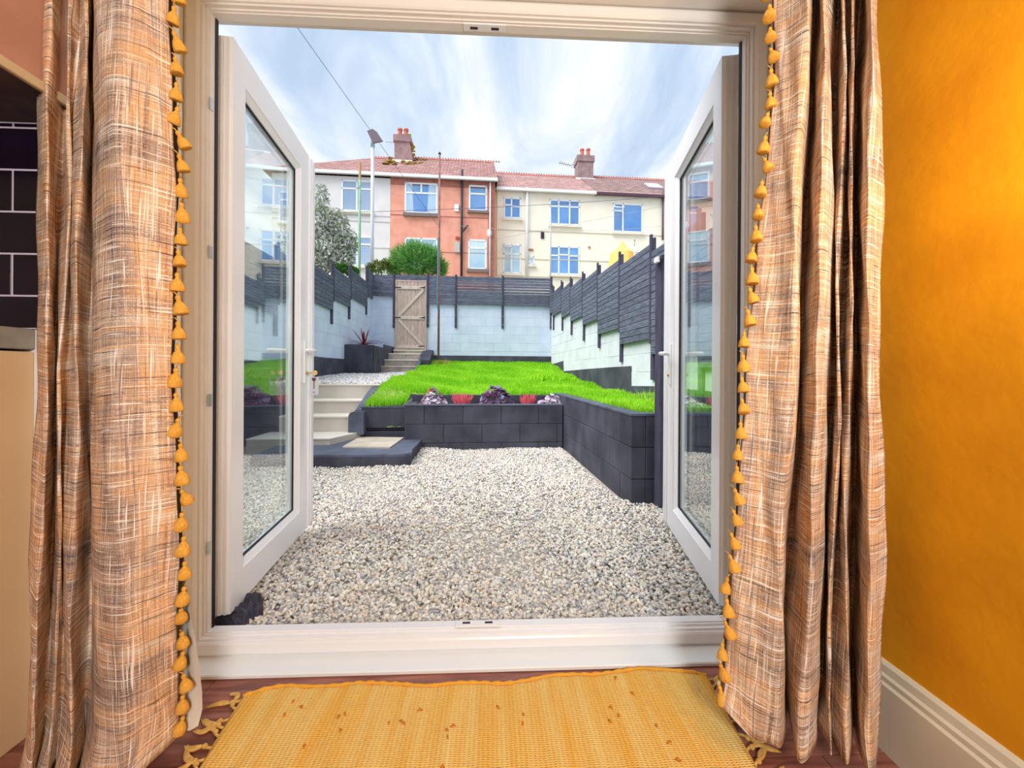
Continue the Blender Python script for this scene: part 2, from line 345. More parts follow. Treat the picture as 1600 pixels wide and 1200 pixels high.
# ------------------------------------------------------------------ curtains
def fabric():
    m = bpy.data.materials.new('slubby_plaid_weave'); m.use_nodes = True; n = m.node_tree; N = n.nodes.new; L = n.links.new; p = n.nodes['Principled BSDF']
    p.inputs['Roughness'].default_value = .9; p.inputs['Specular IOR Level'].default_value = .1
    uv = N('ShaderNodeUVMap'); 
    def noise(sx_, sy_, det=2, loc=0, rough=.5):
        mp = N('ShaderNodeMapping'); L(uv.outputs[0], mp.inputs[0]); mp.inputs['Scale'].default_value = (sx_, sy_, 1); mp.inputs['Location'].default_value = (loc, loc*1.7, 0)
        z = N('ShaderNodeTexNoise'); z.inputs['Scale'].default_value = 1; z.inputs['Detail'].default_value = det; z.inputs['Roughness'].default_value = rough; L(mp.outputs[0], z.inputs['Vector']); return z.outputs[0]
    def ramp(f, pts):
        r = N('ShaderNodeValToRGB'); L(f, r.inputs[0]); e = r.color_ramp.elements
        e[0].position, e[0].color = pts[0]; e[1].position, e[1].color = pts[-1]
        for a, c in pts[1:-1]: x_ = e.new(a); x_.color = c
        return r.outputs[0]
    def mix(f, a, b, bt='MIX'):
        x_ = N('ShaderNodeMix'); x_.data_type = 'RGBA'; x_.blend_type = bt
        if isinstance(f, float): x_.inputs[0].default_value = f
        else: L(f, x_.inputs[0])
        for s_, v in ((6, a), (7, b)):
            if isinstance(v, tuple): x_.inputs[s_].default_value = v
            else: L(v, x_.inputs[s_])
        return x_.outputs[2]
    cream = srgb(250, 244, 234); must = srgb(228, 166, 92); grey = srgb(130, 118, 122); char = srgb(66, 56, 60); tan = srgb(196, 172, 148)
    g4 = lambda v: (v, v, v, 1)
    warp = ramp(noise(300, 3.0, 3, 3), [(.36, char), (.43, grey), (.49, tan), (.54, must), (.60, cream)])
    weft = ramp(noise(4, 300, 3, 9), [(.36, char), (.43, grey), (.49, tan), (.54, must), (.60, cream)])
    sel = ramp(noise(160, 160, 2, 15), [(.44, g4(.15)), (.56, g4(.85))]); base = mix(sel, warp, weft)
    bandh = ramp(noise(.7, 14, 3, 21), [(.36, srgb(110, 94, 98)), (.45, srgb(186, 164, 146)), (.53, srgb(230, 166, 96)), (.59, srgb(226, 196, 160)), (.66, srgb(248, 240, 228))])
    bandv = ramp(noise(16, .5, 3, 33), [(.36, srgb(116, 100, 102)), (.45, srgb(190, 170, 156)), (.52, srgb(230, 170, 104)), (.58, srgb(230, 206, 176)), (.64, srgb(250, 242, 232))])
    pt = ramp(noise(9, 9, 2, 91), [(.42, g4(.2)), (.58, g4(.8))]); c = mix(.5, base, mix(pt, bandh, bandv))
    sl = ramp(noise(8, 240, 1, 41), [(.64, g4(0)), (.68, g4(.9))]); c = mix(sl, c, cream)
    sl2 = ramp(noise(7, 200, 1, 55), [(.30, g4(.75)), (.35, g4(0))]); c = mix(sl2, c, char)
    sl3 = ramp(noise(260, 6, 1, 61), [(.64, g4(0)), (.68, g4(.8))]); c = mix(sl3, c, cream)
    sl4 = ramp(noise(240, 5, 1, 77), [(.31, g4(.8)), (.36, g4(0))]); c = mix(sl4, c, grey)
    L(c, p.inputs['Base Color'])
    bw = noise(420, 420, 1); bp = N('ShaderNodeBump'); bp.inputs['Distance'].default_value = .0012; bp.inputs['Strength'].default_value = .8; L(bw, bp.inputs['Height']); L(bp.outputs[0], p.inputs['Normal'])
    return m
M_['fabric'] = fabric()
M_['lining'] = mat('cream_curtain_lining', srgb(244, 236, 220), rough=.9, spec=.1)
M_['tassel'] = mat('mustard_yarn', srgb(226, 160, 58), srgb(244, 188, 92), 60, .9, .002, 200, spec=.1, stretch=(5, 5, 1))
def smooth_cols(ctrl, n):
    # ctrl: list of (x, y); returns n samples with rounded folds (Catmull-Rom)
    P = [Vector(p) for p in ctrl]; P = [P[0]*2-P[1]]+P+[P[-1]*2-P[-2]]; out = []; m = len(ctrl)-1
    for i in range(n):
        t = i/(n-1)*m; k = min(int(t), m-1); f = t-k; a, b, c, d = P[k:k+4]
        out.append(.5*((2*b)+(c-a)*f+(2*a-5*b+4*c-d)*f*f+(3*b-a-3*c+d)*f**3))
    return out
def curtain(name, label, rows, tassel_side, o, zhem, npc=13, hem=None):
    """rows: list of (py, z, [(px, y)...])"""
    root = thing(name, label, 'curtain', o)
    m = len(rows[0][2]); n = (m-1)*npc+1
    grid = []
    for py, z, cs in rows: grid.append((z, smooth_cols([(hy(px, py, yy)[0], yy) for px, yy in cs], n)))
    zs = [g_[0] for g_ in grid]; R = 110; V = []; UV = []
    ztop, zbot = 2.42, zhem
    ref = grid[len(grid)//2][1]; arc = [0]
    for i in range(1, n): arc.append(arc[-1]+(ref[i]-ref[i-1]).length)
    for r in range(R):
        t = r/(R-1); z = ztop+(zbot-ztop)*t
        if z >= zs[0]: row = grid[0][1]
        elif z <= zs[-1]: row = grid[-1][1]
        else:
            k = max(i for i in range(len(zs)-1) if zs[i] >= z); f = (zs[k]-z)/(zs[k]-zs[k+1]); f = f*f*(3-2*f)*.5+f*.5
            row = [a.lerp(b, f) for a, b in zip(grid[k][1], grid[k+1][1])]
        for i, q in enumerate(row):
            dx = .003*math.sin(z*9+i*.21)+.002*math.sin(z*23+i*.5); dy = .004*math.sin(z*7+i*.13)
            zz = z
            if hem:
                hx_, hy_, hz_ = hem(i/(n-1), z); dx += hx_; dy += hy_; zz += hz_
            V.append((q.x+dx, q.y+dy, zz)); UV.append((arc[i], z+.006*math.sin(arc[i]*14)+.01*math.sin(arc[i]*5+1)))
    Fc = [(r*n+i, r*n+i+1, (r+1)*n+i+1, (r+1)*n+i) for r in range(R-1) for i in range(n-1)]
    mb = MB(); mb.v = V; mb.f = Fc; me = mb.mesh('fabric', Vector(o)); ob = bpy.data.objects.new('fabric_panel', me); COL.objects.link(ob); ob.parent = root
    ul = me.uv_layers.new(name='UVMap'); 
    vi = np.zeros(len(me.loops), np.int32); me.loops.foreach_get('vertex_index', vi); ul.data.foreach_set('uv', np.array(UV, np.float32)[vi].ravel())
    me.polygons.foreach_set('use_smooth', [True]*len(me.polygons)); me.materials.append(M_['fabric'])
    sd = ob.modifiers.new('thickness', 'SOLIDIFY'); sd.thickness = .003; sd.offset = 1
    # heading tape at the top
    top = V[:n]; MB().loft([[(x_, y_-.004, z_-.06), (x_, y_+.006, z_-.06), (x_, y_+.006, z_+.005), (x_, y_-.004, z_+.005)] for x_, y_, z_ in top[::3]]).build('heading_tape', M_['lining'], root)
    # lining behind, following the folds loosely
    c0 = 0 if tassel_side < 0 else n-1; LV = []; rr = range(0, R, 3); cols = list(range(0, n, 4)); 
    
    for r in rr:
        z = V[r*n][2]; 
        for ci, i in enumerate(cols):
            x_, y_, z_ = V[r*n+i]; u_ = i/(n-1); edge = (1-u_) if tassel_side < 0 else u_
            low = max(0, min(1, (.62-z)/.55)); bul = low**1.3*(1.0-.55*max(0, (.16-z)/.12))
            LV.append((x_+tassel_side*(-.006+((.085 if tassel_side > 0 else .018)*bul)*edge**6), 1.066+(y_+.016-1.066)*edge**12+.003*math.sin(z*16+i), max(z_-.012, ZF+.004)))
    nc = len(cols); LF = [(r*nc+i, r*nc+i+1, (r+1)*nc+i+1, (r+1)*nc+i) for r in range(len(list(rr))-1) for i in range(nc-1)]
    mb = MB(); mb.v = LV; mb.f = LF; l_ = mb.build('lining', M_['lining'], root, smooth=True)
    # tassels along the leading edge: a cord loop, a knot and a skirt of yarn
    tm = MB(); pr = [(.001, .004), (.0035, .002), (.0045, -.002), (.003, -.005), (.0036, -.007), (.0075, -.012), (.0110, -.020), (.0128, -.030), (.0110, -.032), (.001, -.030)]
    tm.lathe((0, 0, 0), pr, 10); tm.tube([(-tassel_side*.005, 0, .012), (-tassel_side*.001, 0, .008), (0, 0, .003)], .0012, 5)
    tme = tm.mesh('tassel'); tme.polygons.foreach_set('use_smooth', [True]*len(tme.polygons)); tme.materials.append(M_['tassel'])
    z = 2.36; j = 0; edge_i = n-1 if tassel_side > 0 else 0
    while z > zbot+.06:
        t = (ztop-z)/(ztop-zbot)*(R-1); r = int(t); x_, y_, z_ = V[r*n+edge_i]
        ob = bpy.data.objects.new('tassel', tme); COL.objects.link(ob); ob.parent = root
        ob.location = Vector((x_+tassel_side*(.010+.003*random.random()), y_-.001, z))-Vector(o); ob.rotation_euler = (random.uniform(-.15, .15), tassel_side*-random.uniform(.05, .5), random.random()*3)
        s_ = random.uniform(1.05, 1.25); ob.scale = (s_, s_, s_); z -= .0545+random.uniform(-.004, .004); j += 1
    return root
Lc = lambda px, ys: list(zip(px, ys))
yL = [1.0, .955, 1.03, .975, 1.005, .965, 1.045, .945, .905, .925, .965]
curtain('curtain', 'left plaid curtain in grey, cream and orange with mustard tassels, hanging by the tiled wall', [
    (0, 1.80, Lc([60, 78, 100, 113, 124, 136, 145, 151, 182, 225, 268], yL)),
    (300, 1.36, Lc([58, 76, 94, 104, 111, 126, 143, 148, 180, 226, 270], yL)),
    (640, .86, Lc([55, 72, 86, 95, 100, 118, 143, 148, 180, 226, 273], yL)),
    (900, .47, Lc([48, 62, 80, 89, 98, 115, 141, 147, 182, 228, 276], yL)),
    (1150, .07, Lc([38, 52, 72, 82, 92, 112, 140, 150, 190, 232, 282], [1.0, .955, 1.02, .975, 1.0, .95, 1.04, .95, .93, .965, 1.02]))], 1, (-1.15, 1.0, 0), .035,
    hem=lambda u, z: (0, -.03*max(0, (.16-z)/.12)**2*(.5+.5*math.sin(u*30)), max(0, u-.80)*.25*max(0, min(1, (.20-z)/.15))))
yR = [1.0, .965, .93, 1.03, .915, .95, 1.01, .93, .97, .91, .985, .865, .90]
def hemR(u, z):
    k = max(0, min(1, (.19-z)/.12)); k = k*k*(3-2*k)
    return (-.012*k*math.sin(u*37+.6)-.01*k, -.035*k*(.55+.45*math.sin(u*37)), .012*k*math.sin(u*50)+.05*max(0, 1-u/.12)*k)
curtain('curtain', 'right plaid curtain in grey and orange with mustard tassels, beside the mustard wall', [
    (0, 1.80, Lc([1212, 1238, 1264, 1271, 1286, 1300, 1306, 1318, 1326, 1334, 1341, 1358, 1376], yR)),
    (375, 1.25, Lc([1186, 1216, 1247, 1257, 1280, 1298, 1304, 1312, 1320, 1330, 1337, 1356, 1378], yR)),
    (600, .92, Lc([1163, 1205, 1240, 1249, 1275, 1292, 1301, 1309, 1316, 1327, 1336, 1355, 1379], yR)),
    (850, .55, Lc([1150, 1188, 1226, 1235, 1264, 1286, 1292, 1301, 1305, 1324, 1335, 1357, 1384], yR)),
    (1080, .21, Lc([1133, 1172, 1218, 1224, 1252, 1276, 1283, 1296, 1300, 1320, 1333, 1355, 1376], yR)),
    (1150, .08, Lc([1128, 1165, 1214, 1222, 1250, 1268, 1273, 1290, 1300, 1318, 1330, 1352, 1374], yR))], -1, (.75, 1.0, 0), .088, hem=hemR)
# curtain pole above
pole = thing('curtain_pole', 'black metal curtain pole carrying both plaid curtains above the doors', 'curtain pole', (0, .985, 2.44))
MB().tube([(-1.3, .985, 2.44), (XWR-.06, .985, 2.44)], .014, 12).build('rod', M_['iron'], pole, smooth=True)
for xx in (-1.31, XWR-.06): MB().lathe((xx, .985, 2.44), [(.001, -.02), (.018, -.012), (.022, 0), (.018, .012), (.001, .02)], 12).build('finial', M_['iron'], pole, smooth=True)
for xx in (-1.2, 0, .9): MB().box(xx-.008, xx+.008, .985, YW, 2.425, 2.455).build('bracket', M_['iron'], pole)
# ------------------------------------------------------------------ rug
def rug():
    zr = ZF
    tl = hz(385, 1086, zr); tr = hz(1098, 1052, zr); bl = hz(316, 1200, zr); br = hz(1178, 1200, zr)
    ex = lambda p, q, f: (p[0]+(q[0]-p[0])*f, p[1]+(q[1]-p[1])*f)
    L2 = ex(tl, bl, 2.6); R2 = ex(tr, br, 2.6); nx, ny = 120, 60
    root = thing('rug', 'mustard yellow woven rag rug with knotted fringes in front of the doors', 'rug', ((tl[0]+tr[0])/2, tl[1]-.3, zr))
    V = []
    def P(u, v):
        a = ex(tl, L2, v); b = ex(tr, R2, v); x_, y_ = ex(a, b, u)
        y_ += (1-v)*(.012*math.sin(u*9+.4)+.006*math.sin(u*31)+.006*math.exp(-((u-.33)/.03)**2)-.022*max(0, (.08-u)/.08)**2-.022*max(0, (u-.95)/.05)**2)
        return x_, y_, zr+.006+.0012*math.sin(u*90)+.002*math.sin(u*11+v*5)*math.sin(v*9)
    for j in range(ny+1):
        for i in range(nx+1): V.append(P(i/nx, j/ny))
    Fc = [(j*(nx+1)+i, j*(nx+1)+i+1, (j+1)*(nx+1)+i+1, (j+1)*(nx+1)+i) for j in range(ny) for i in range(nx)]
    m = bpy.data.materials.new('mustard_rag_weave'); m.use_nodes = True; n = m.node_tree; N = n.nodes.new; Lk = n.links.new; p = n.nodes['Principled BSDF']; p.inputs['Roughness'].default_value = .92; p.inputs['Specular IOR Level'].default_value = .1
    tc = N('ShaderNodeTexCoord')
    w1 = N('ShaderNodeTexWave'); w1.wave_type = 'BANDS'; w1.bands_direction = 'X'; w1.inputs['Scale'].default_value = 28; w1.inputs['Distortion'].default_value = 1.2; Lk(tc.outputs['Object'], w1.inputs[0])
    w2 = N('ShaderNodeTexWave'); w2.bands_direction = 'Y'; w2.inputs['Scale'].default_value = 55; w2.inputs['Distortion'].default_value = 2; Lk(tc.outputs['Object'], w2.inputs[0])
    mu = N('ShaderNodeMath'); mu.operation = 'MULTIPLY'; Lk(w1.outputs[1], mu.inputs[0]); Lk(w2.outputs[1], mu.inputs[1])
    mp = N('ShaderNodeMapping'); mp.inputs['Scale'].default_value = (30, 2, 1); Lk(tc.outputs['Object'], mp.inputs[0])
    nz = N('ShaderNodeTexNoise'); nz.inputs['Scale'].default_value = 1; nz.inputs['Detail'].default_value = 3; Lk(mp.outputs[0], nz.inputs['Vector'])
    rp = N('ShaderNodeValToRGB'); Lk(nz.outputs[0], rp.inputs[0]); rp.color_ramp.elements[0].position = .3; rp.color_ramp.elements[1].position = .7; rp.color_ramp.elements[0].color = srgb(252, 190, 80); rp.color_ramp.elements[1].color = srgb(255, 222, 140)
    mx = N('ShaderNodeMix'); mx.data_type = 'RGBA'; mx.blend_type = 'MULTIPLY'; mx.inputs[0].default_value = .28; Lk(rp.outputs[0], mx.inputs[6]); 
    r2 = N('ShaderNodeValToRGB'); Lk(mu.outputs[0], r2.inputs[0]); r2.color_ramp.elements[0].color = srgb(206, 150, 70); r2.color_ramp.elements[1].position = .3; Lk(r2.outputs[0], mx.inputs[7]); Lk(mx.outputs[2], p.inputs['Base Color'])
    bp = N('ShaderNodeBump'); bp.inputs['Distance'].default_value = .003; Lk(mu.outputs[0], bp.inputs['Height']); Lk(bp.outputs[0], p.inputs['Normal'])
    mb = MB(); mb.v = V; mb.f = Fc; b_ = mb.build('woven_mat', m, root, smooth=True); sd = b_.modifiers.new('t', 'SOLIDIFY'); sd.thickness = .007; sd.offset = 0
    hemm = mat('rug_hem_cord', srgb(232, 166, 58), rough=.9)
    MB().tube([(P(i/nx, 0)[0], P(i/nx, 0)[1]+.001, zr+.009+.001*math.sin(i*2.1)) for i in range(nx+1)], [.0055+.0012*math.sin(i*1.9) for i in range(nx+1)], 6).build('hem_cord', hemm, root, smooth=True)
    fm = mat('ochre_fringe_yarn', srgb(206, 156, 76), srgb(224, 180, 104), 80, .9, .001, 200)
    random.seed(3)
    for side in (0, 1):
        sg = -1 if side == 0 else 1; v = .015; k = 0
        while v < .95:
            x_, y_, _z = P(side, v); mb = MB(); a0 = math.atan2(0, sg)
            dr = random.uniform(-.6, .6)+(.5 if k % 3 == 1 else 0); L_ = random.uniform(.045, .07); z0 = zr+.006
            d1 = Vector((sg*math.cos(dr), math.sin(dr)*1.0, 0)); nrm = Vector((-d1.y, d1.x, 0)); base = Vector((x_, y_, z0))
            kn = base+d1*.022
            mb.tube([base-d1*.004, base+d1*.012+nrm*.003, kn], [.003, .0035, .004], 6)
            mb.loft([[(kn+d1*t_+nrm*(r_*math.cos(q))+Vector((0, 0, r_*math.sin(q)))) for q in [2*math.pi*i/8 for i in range(8)]] for t_, r_ in ((-.007, .002), (-.004, .0055), (0, .0065), (.004, .005), (.007, .002))])
            cv = random.uniform(-.022, .022)
            for w_ in (-.8, 0, .8):
                mb.tube([kn+d1*(.004+(L_*(1-.12*abs(w_)))*t_)+nrm*(w_*.005*math.sin(min(1, t_*1.6)*2.4)+cv*math.sin(t_*2.6)*1.1) for t_ in (0, .15, .3, .45, .6, .75, .9, 1)], [.0028, .0040, .0044, .0042, .0040, .0034, .0024, .001], 6)
            mb.build('fringe_knot', fm, root, smooth=True); v += random.uniform(.042, .062); k += 1
    # tufts where the rag ends show
    tf = mat('rag_end', srgb(200, 122, 26), rough=.95)
    for i in range(34):
        u = random.uniform(.06, .95); v = random.uniform(.03, .55); x_, y_, z_ = P(u, v); z_ += .0045; a = random.random()*6.28; l_ = random.uniform(.004, .009)
        MB().tube([(x_-l_*math.cos(a), y_-l_*math.sin(a), z_-.002), (x_, y_, z_+.003), (x_+l_*math.cos(a+.5), y_+l_*math.sin(a+.5), z_-.001)], [.0015, .003, .001], 5).build('rag_end', tf, root, smooth=True)
rug()
# ------------------------------------------------------------------ kitchen corner at the left
wx = hy(56, 513, YW)[0]; wz = hy(30, 514, YW)[1]; cz = hy(30, 195, YW)[1]
cab = thing('base_cabinet', 'beige kitchen base cabinet under the grey worktop at the left edge', 'cabinet', ((XWL+wx)/2, .8, ZF))
bx0 = XWL; wt = .052
beige = mat('beige_cabinet_paint', srgb(226, 190, 146), srgb(216, 178, 132), 3, .6, .0005, 60)
MB().cbox(bx0, wx-.003, .53, YW, ZF, wz-wt-.006, .002).build('carcass', beige, cab)
MB().box(bx0, wx-.03, .57, YW, ZF, ZF+.10).build('plinth', M_['dark'], cab)
for i in range(2):
    w_ = (wx-.024-bx0)/2; d_ = MB().cbox(bx0+i*w_+.003, bx0+(i+1)*w_-.003, .508, .529, ZF+.11, wz-wt-.012, .002).build('door', beige, cab)
    MB().tube([(bx0+(i+.5)*w_-.06, .508, wz-.14), (bx0+(i+.5)*w_-.06, .485, wz-.14), (bx0+(i+.5)*w_+.06, .485, wz-.14), (bx0+(i+.5)*w_+.06, .508, wz-.14)], .005, 6).build('handle', M_['metal'], d_)
wk = MB().cbox(bx0, wx, .49, YW, wz-wt, wz, .003).build('worktop', mat('grey_stone_worktop', srgb(158, 150, 136), srgb(128, 120, 112), 12, .4, rnd=0), None)
tag(wk, 'grey stone-effect worktop with a thick square edge over the beige cabinet', 'worktop')
tl_ = thing('tiled_splashback', 'black brick-shaped wall tiles with pale grout above the worktop', 'tiles', ((XWL+wx)/2, YW-.004, wz))
MB().box(XWL, wx+.02, YW-.0095, YW, wz, cz).build('grout', mat('pale_grout', srgb(214, 202, 218), rough=.9), tl_)
tm_ = mat('gloss_black_tile', srgb(16, 10, 24), srgb(28, 18, 36), 5, .18, spec=.5, rnd=.2)
th = (hy(30, 268, YW)[1]-hy(30, 333, YW)[1]); tw = .20; zt_ = hy(30, 203, YW)[1]; xv = hy(27, 300, YW)[0]; xv2 = hy(25, 430, YW)[0]
rows_z = [(zt_, cz)]+[(zt_-(i+1)*th, zt_-i*th) for i in range(6)]
for i, (a_, b_) in enumerate(rows_z):
    a2 = max(a_, wz)
    if b_-a2 < .01: continue
    xj = xv if i % 2 == 0 else xv-tw/2
    x = xj
    while x > XWL: x -= tw
    while x < wx+.02:
        x0, x1 = max(x, XWL), min(x+tw, wx+.02)
        if x1-x0 > .01: MB().cbox(x0+.0022, x1-.0022, YW-.011, YW-.003, a2+.0022, b_-.0022, .0012).build('tile', tm_, tl_)
        x += tw
cx = hx(0, 95, -1.0)
# wall cabinet: its lower edge recedes from (0,95) to (57,135)
d0 = (cz-H)/ray(57, 138).z; wcx = (ray(57, 138)*d0).x
wcab = thing('wall_cabinet', 'pinkish beige kitchen wall cabinet with a pale lower rim, top left', 'cabinet', ((XWL+wcx)/2, .9, cz))
MB().cbox(XWL, wcx, YW-.33, YW-.001, cz+.02, 2.32, .002).build('carcass', mat('pinkish_cabinet_paint', srgb(190, 142, 122), srgb(172, 128, 108), 6, .6, .0005, 60), wcab)
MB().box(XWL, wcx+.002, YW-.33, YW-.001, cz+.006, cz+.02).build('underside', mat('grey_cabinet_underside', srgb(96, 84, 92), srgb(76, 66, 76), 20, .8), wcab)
MB().cbox(wcx-.006, wcx+.006, YW-.34, YW-.001, cz, cz+.022, .002).build('lower_rim', mat('pale_rim', srgb(196, 176, 140), rough=.6), wcab)
wd_ = MB().cbox(XWL+.003, wcx-.003, YW-.352, YW-.331, cz+.004, 2.318, .002).build('door', beige, wcab)
MB().tube([(wcx-.05, YW-.352, cz+.06), (wcx-.05, YW-.375, cz+.06), (wcx-.05, YW-.375, cz+.18), (wcx-.05, YW-.352, cz+.18)], .005, 6).build('handle', M_['metal'], wd_)
# added lamp bodies, out of view, for the wall wash and the room fill
wl = thing('added_wall_wash_lamp', 'small brass wall light added out of view to brighten the mustard wall', 'lamp', (XWR, .44, 1.35))
MB().loft([[(XWR-t_, .44+r_*math.cos(q), 1.26+r_*math.sin(q)) for q in [2*math.pi*i/16 for i in range(16)]] for t_, r_ in ((0, .045), (.012, .045), (.016, .03))]).build('backplate', M_['brass'], wl)
MB().tube([(XWR-.01, .44, 1.26), (XWR-.08, .44, 1.25), (XLAMP, .44, 1.27)], .006, 8).build('arm', M_['brass'], wl, smooth=True)
MB().lathe((XLAMP, .44, 1.262), [(.001, 0), (.022, .002), (.024, .02), (.001, .022)], 12).build('lamp_holder', M_['brass'], wl, smooth=True)
cl = thing('added_fill_lamp', 'added brass fill lamp with a round dish reflector, unseen behind the camera', 'lamp', (.32, -1.4, ZF))
MB().lathe((.32, -1.4, ZF), [(.15, 0), (.15, .02), (.02, .03), (.001, .03)], 20).build('base', M_['brass'], cl)
MB().tube([(.32, -1.4, ZF+.02), (.32, -1.4, 1.55)], .012, 8).build('pole', M_['brass'], cl, smooth=True)
MB().loft([[(.32+r_*math.cos(q), yy, 1.55+r_*math.sin(q)) for q in [2*math.pi*i/24 for i in range(24)]] for r_, yy in ((.03, -1.40), (.20, -1.38), (.31, -1.27), (.30, -1.27), (.19, -1.365), (.02, -1.385))]).build('lamp_shade', M_['white'], cl, smooth=True)
# ================================================================ THE GARDEN (its own axes: a across, b away, rotated by GA)
GZ = 0.06
AL, AR, BB = -2.66, 2.08, 11.0
def gp(px, py, z): return gz(px, py, z)
def gstruct(name, mb, m, **k):
    o = mb.build(name, m, None, garden=True, **k); o['kind'] = 'structure'; return o
# ---- pebbles
def ico():
    b = bmesh.new(); bmesh.ops.create_icosphere(b, subdivisions=1, radius=1); v = np.array([x.co[:] for x in b.verts]); f = np.array([[x.index for x in p.verts] for p in b.faces]); b.free(); return v, f
IV, IF = ico()
def pebbles(name, label, P, size, m, flat=.62):
    n = len(P); ang = rng.uniform(0, 6.283, (n, 3)); ang[:, :2] = rng.normal(0, .45, (n, 2))
    s = size*rng.uniform(.6, 1.25, (n, 1))*np.stack([np.ones(n)*1.15, rng.uniform(.55, .95, n), rng.uniform(.35, .7, n)*flat/.62], 1)
    V = IV[None]*s[:, None, :]*(1+rng.normal(0, .11, (n, len(IV), 1)))
    cx, sx_, cy, sy, cz_, sz = [f(ang[:, i]) for i in range(3) for f in (np.cos, np.sin)]
    o = lambda a: a[:, None]
    x, y, z = V[..., 0], V[..., 1], V[..., 2]
    y, z = y*o(cx)-z*o(sx_), y*o(sx_)+z*o(cx); x, z = x*o(cy)+z*o(sy), -x*o(sy)+z*o(cy); x, y = x*o(cz_)-y*o(sz), x*o(sz)+y*o(cz_)
    V = np.stack([x, y, z], -1)+P[:, None, :]; Fc = IF[None]+(np.arange(n)*len(IV))[:, None, None]
    ob = np_mesh(name, V.reshape(-1, 3), Fc.reshape(-1, 3), m); ob.rotation_euler = (0, 0, GA); tag(ob, label, 'gravel', None, 'stuff'); return ob
def pebble_mat(name, cols):
    m = bpy.data.materials.new(name); m.use_nodes = True; n = m.node_tree; N = n.nodes.new; L = n.links.new; p = n.nodes['Principled BSDF']; p.inputs['Roughness'].default_value = .7; p.inputs['Specular IOR Level'].default_value = .25
    g = N('ShaderNodeNewGeometry'); r = N('ShaderNodeValToRGB'); r.color_ramp.interpolation = 'CONSTANT'; L(g.outputs['Random Per Island'], r.inputs[0]); e = r.color_ramp.elements
    e[0].position = 0; e[0].color = cols[0]; e[1].position = 1/len(cols); e[1].color = cols[1]
    for i, c in enumerate(cols[2:]): x = e.new((i+2)/len(cols)); x.color = c
    tc = N('ShaderNodeTexCoord'); nz = N('ShaderNodeTexNoise'); nz.inputs['Scale'].default_value = 90; L(tc.outputs['Object'], nz.inputs['Vector'])
    mx = N('ShaderNodeMix'); mx.data_type = 'RGBA'; mx.blend_type = 'OVERLAY'; mx.inputs[0].default_value = .35; L(r.outputs[0], mx.inputs[6]); L(nz.outputs[0], mx.inputs[7]); L(mx.outputs[2], p.inputs['Base Color']); return m
PCOL = [srgb(*c) for c in [(234, 227, 216), (220, 213, 202), (238, 234, 226), (206, 203, 199), (181, 182, 188), (226, 209, 191), (231, 224, 213), (196, 192, 187), (244, 240, 231), (216, 209, 199), (231, 210, 191), (178, 180, 187), (224, 220, 212), (213, 208, 195), (231, 222, 206), (163, 163, 170), (202, 198, 192), (220, 219, 217)]]
pm = pebble_mat('mixed_river_pebbles', PCOL)
gstruct('ground', MB().box(-9, 9, 1.46, 5.6, -.4, GZ-.02), mat('gravel_bed', srgb(150, 142, 132), srgb(190, 180, 168), 60, .95, .01, 60))
def hgt(a, b): return .010*np.sin(a*3.1+1)*np.sin(b*2.3)+.008*np.sin(a*7+b*5)
n = 118000
# denser close to the door; three overlapping layers of stones
bb = 1.455+(rng.random(n)**1.3)*3.52; aa = rng.uniform(-2.62, 1.9, n)
keep = (aa > -0.72*bb-.30) & (aa < .32*bb+.55) & ~((aa > 1.02) & (bb > 2.8))
aa, bb = aa[keep], bb[keep]
P = np.stack([aa, bb, GZ-.008+rng.uniform(-.010, .010, len(aa))+hgt(aa, bb)], 1)
pebbles('pebble_gravel', 'mixed cream, grey and tan pebbles covering the ground outside the doors', P, .0098, pm)
# ---- upper terrace
tz = lambda b: .776+(b-5.6)*(.906-.776)/4.0
n = 15000; bb = rng.uniform(5.62, 9.7, n); aa = rng.uniform(AL+.02, -.7, n)
P = np.stack([aa, bb, tz(bb)-.004+rng.uniform(-.006, .01, n)], 1)
tpm = pebble_mat('pale_terrace_pebbles', [srgb(*c) for c in [(236, 234, 232), (214, 212, 214), (196, 194, 200), (240, 238, 232), (222, 214, 204), (170, 168, 176)]])
# kerb along lawn / terrace / stairs: polyline of (a, b, top z)
def at(px, py, b): a, z = gb(px, py, b); return (a, b, z)
KP = [at(663, 547, 10.75), at(650, 574, 9.6), at(645, 584, 8.7), at(622, 593, 7.0), at(600, 599, 5.95), at(588, 602, 5.62), at(580, 612, 5.40), at(572, 624, 5.2), at(561, 641, 4.99)]
def kerb_a(b):
    xs = np.array([p[1] for p in KP][::-1]); ys = np.array([p[0] for p in KP][::-1]); return np.interp(b, xs, ys)
tg_ = [(AL, b, float(tz(min(b, 9.7)))-.02) for b in (5.6, 9.7, BB)]; te_ = [(p[0], max(p[1], 5.6), float(tz(min(max(p[1], 5.6), 9.7)))-.02) for p in KP[:6]]; te_ = [(te_[0][0], BB, tg_[2][2])]+te_
poly_ = tg_+te_
gstruct('terrace_ground', MB().add(poly_+[(a, b, z-.5) for a, b, z in poly_], [tuple(range(len(poly_))), tuple(reversed(range(len(poly_), 2*len(poly_))))]+[(i, (i+1) % len(poly_), (i+1) % len(poly_)+len(poly_), i+len(poly_)) for i in range(len(poly_))]), mat('terrace_bed', srgb(190, 186, 182), rough=.95))
P = P[P[:, 0] < kerb_a(P[:, 1])]; P = P[~((P[:, 1] > 8.75) & (P[:, 0] > gb(536, 583, 8.8)[0]) & (P[:, 0] < gb(600, 583, 8.8)[0]))]
pebbles('terrace_gravel', 'pale gravel on the upper terrace between the two flights of steps', P, .020, tpm)
kb = MB(); rings = []
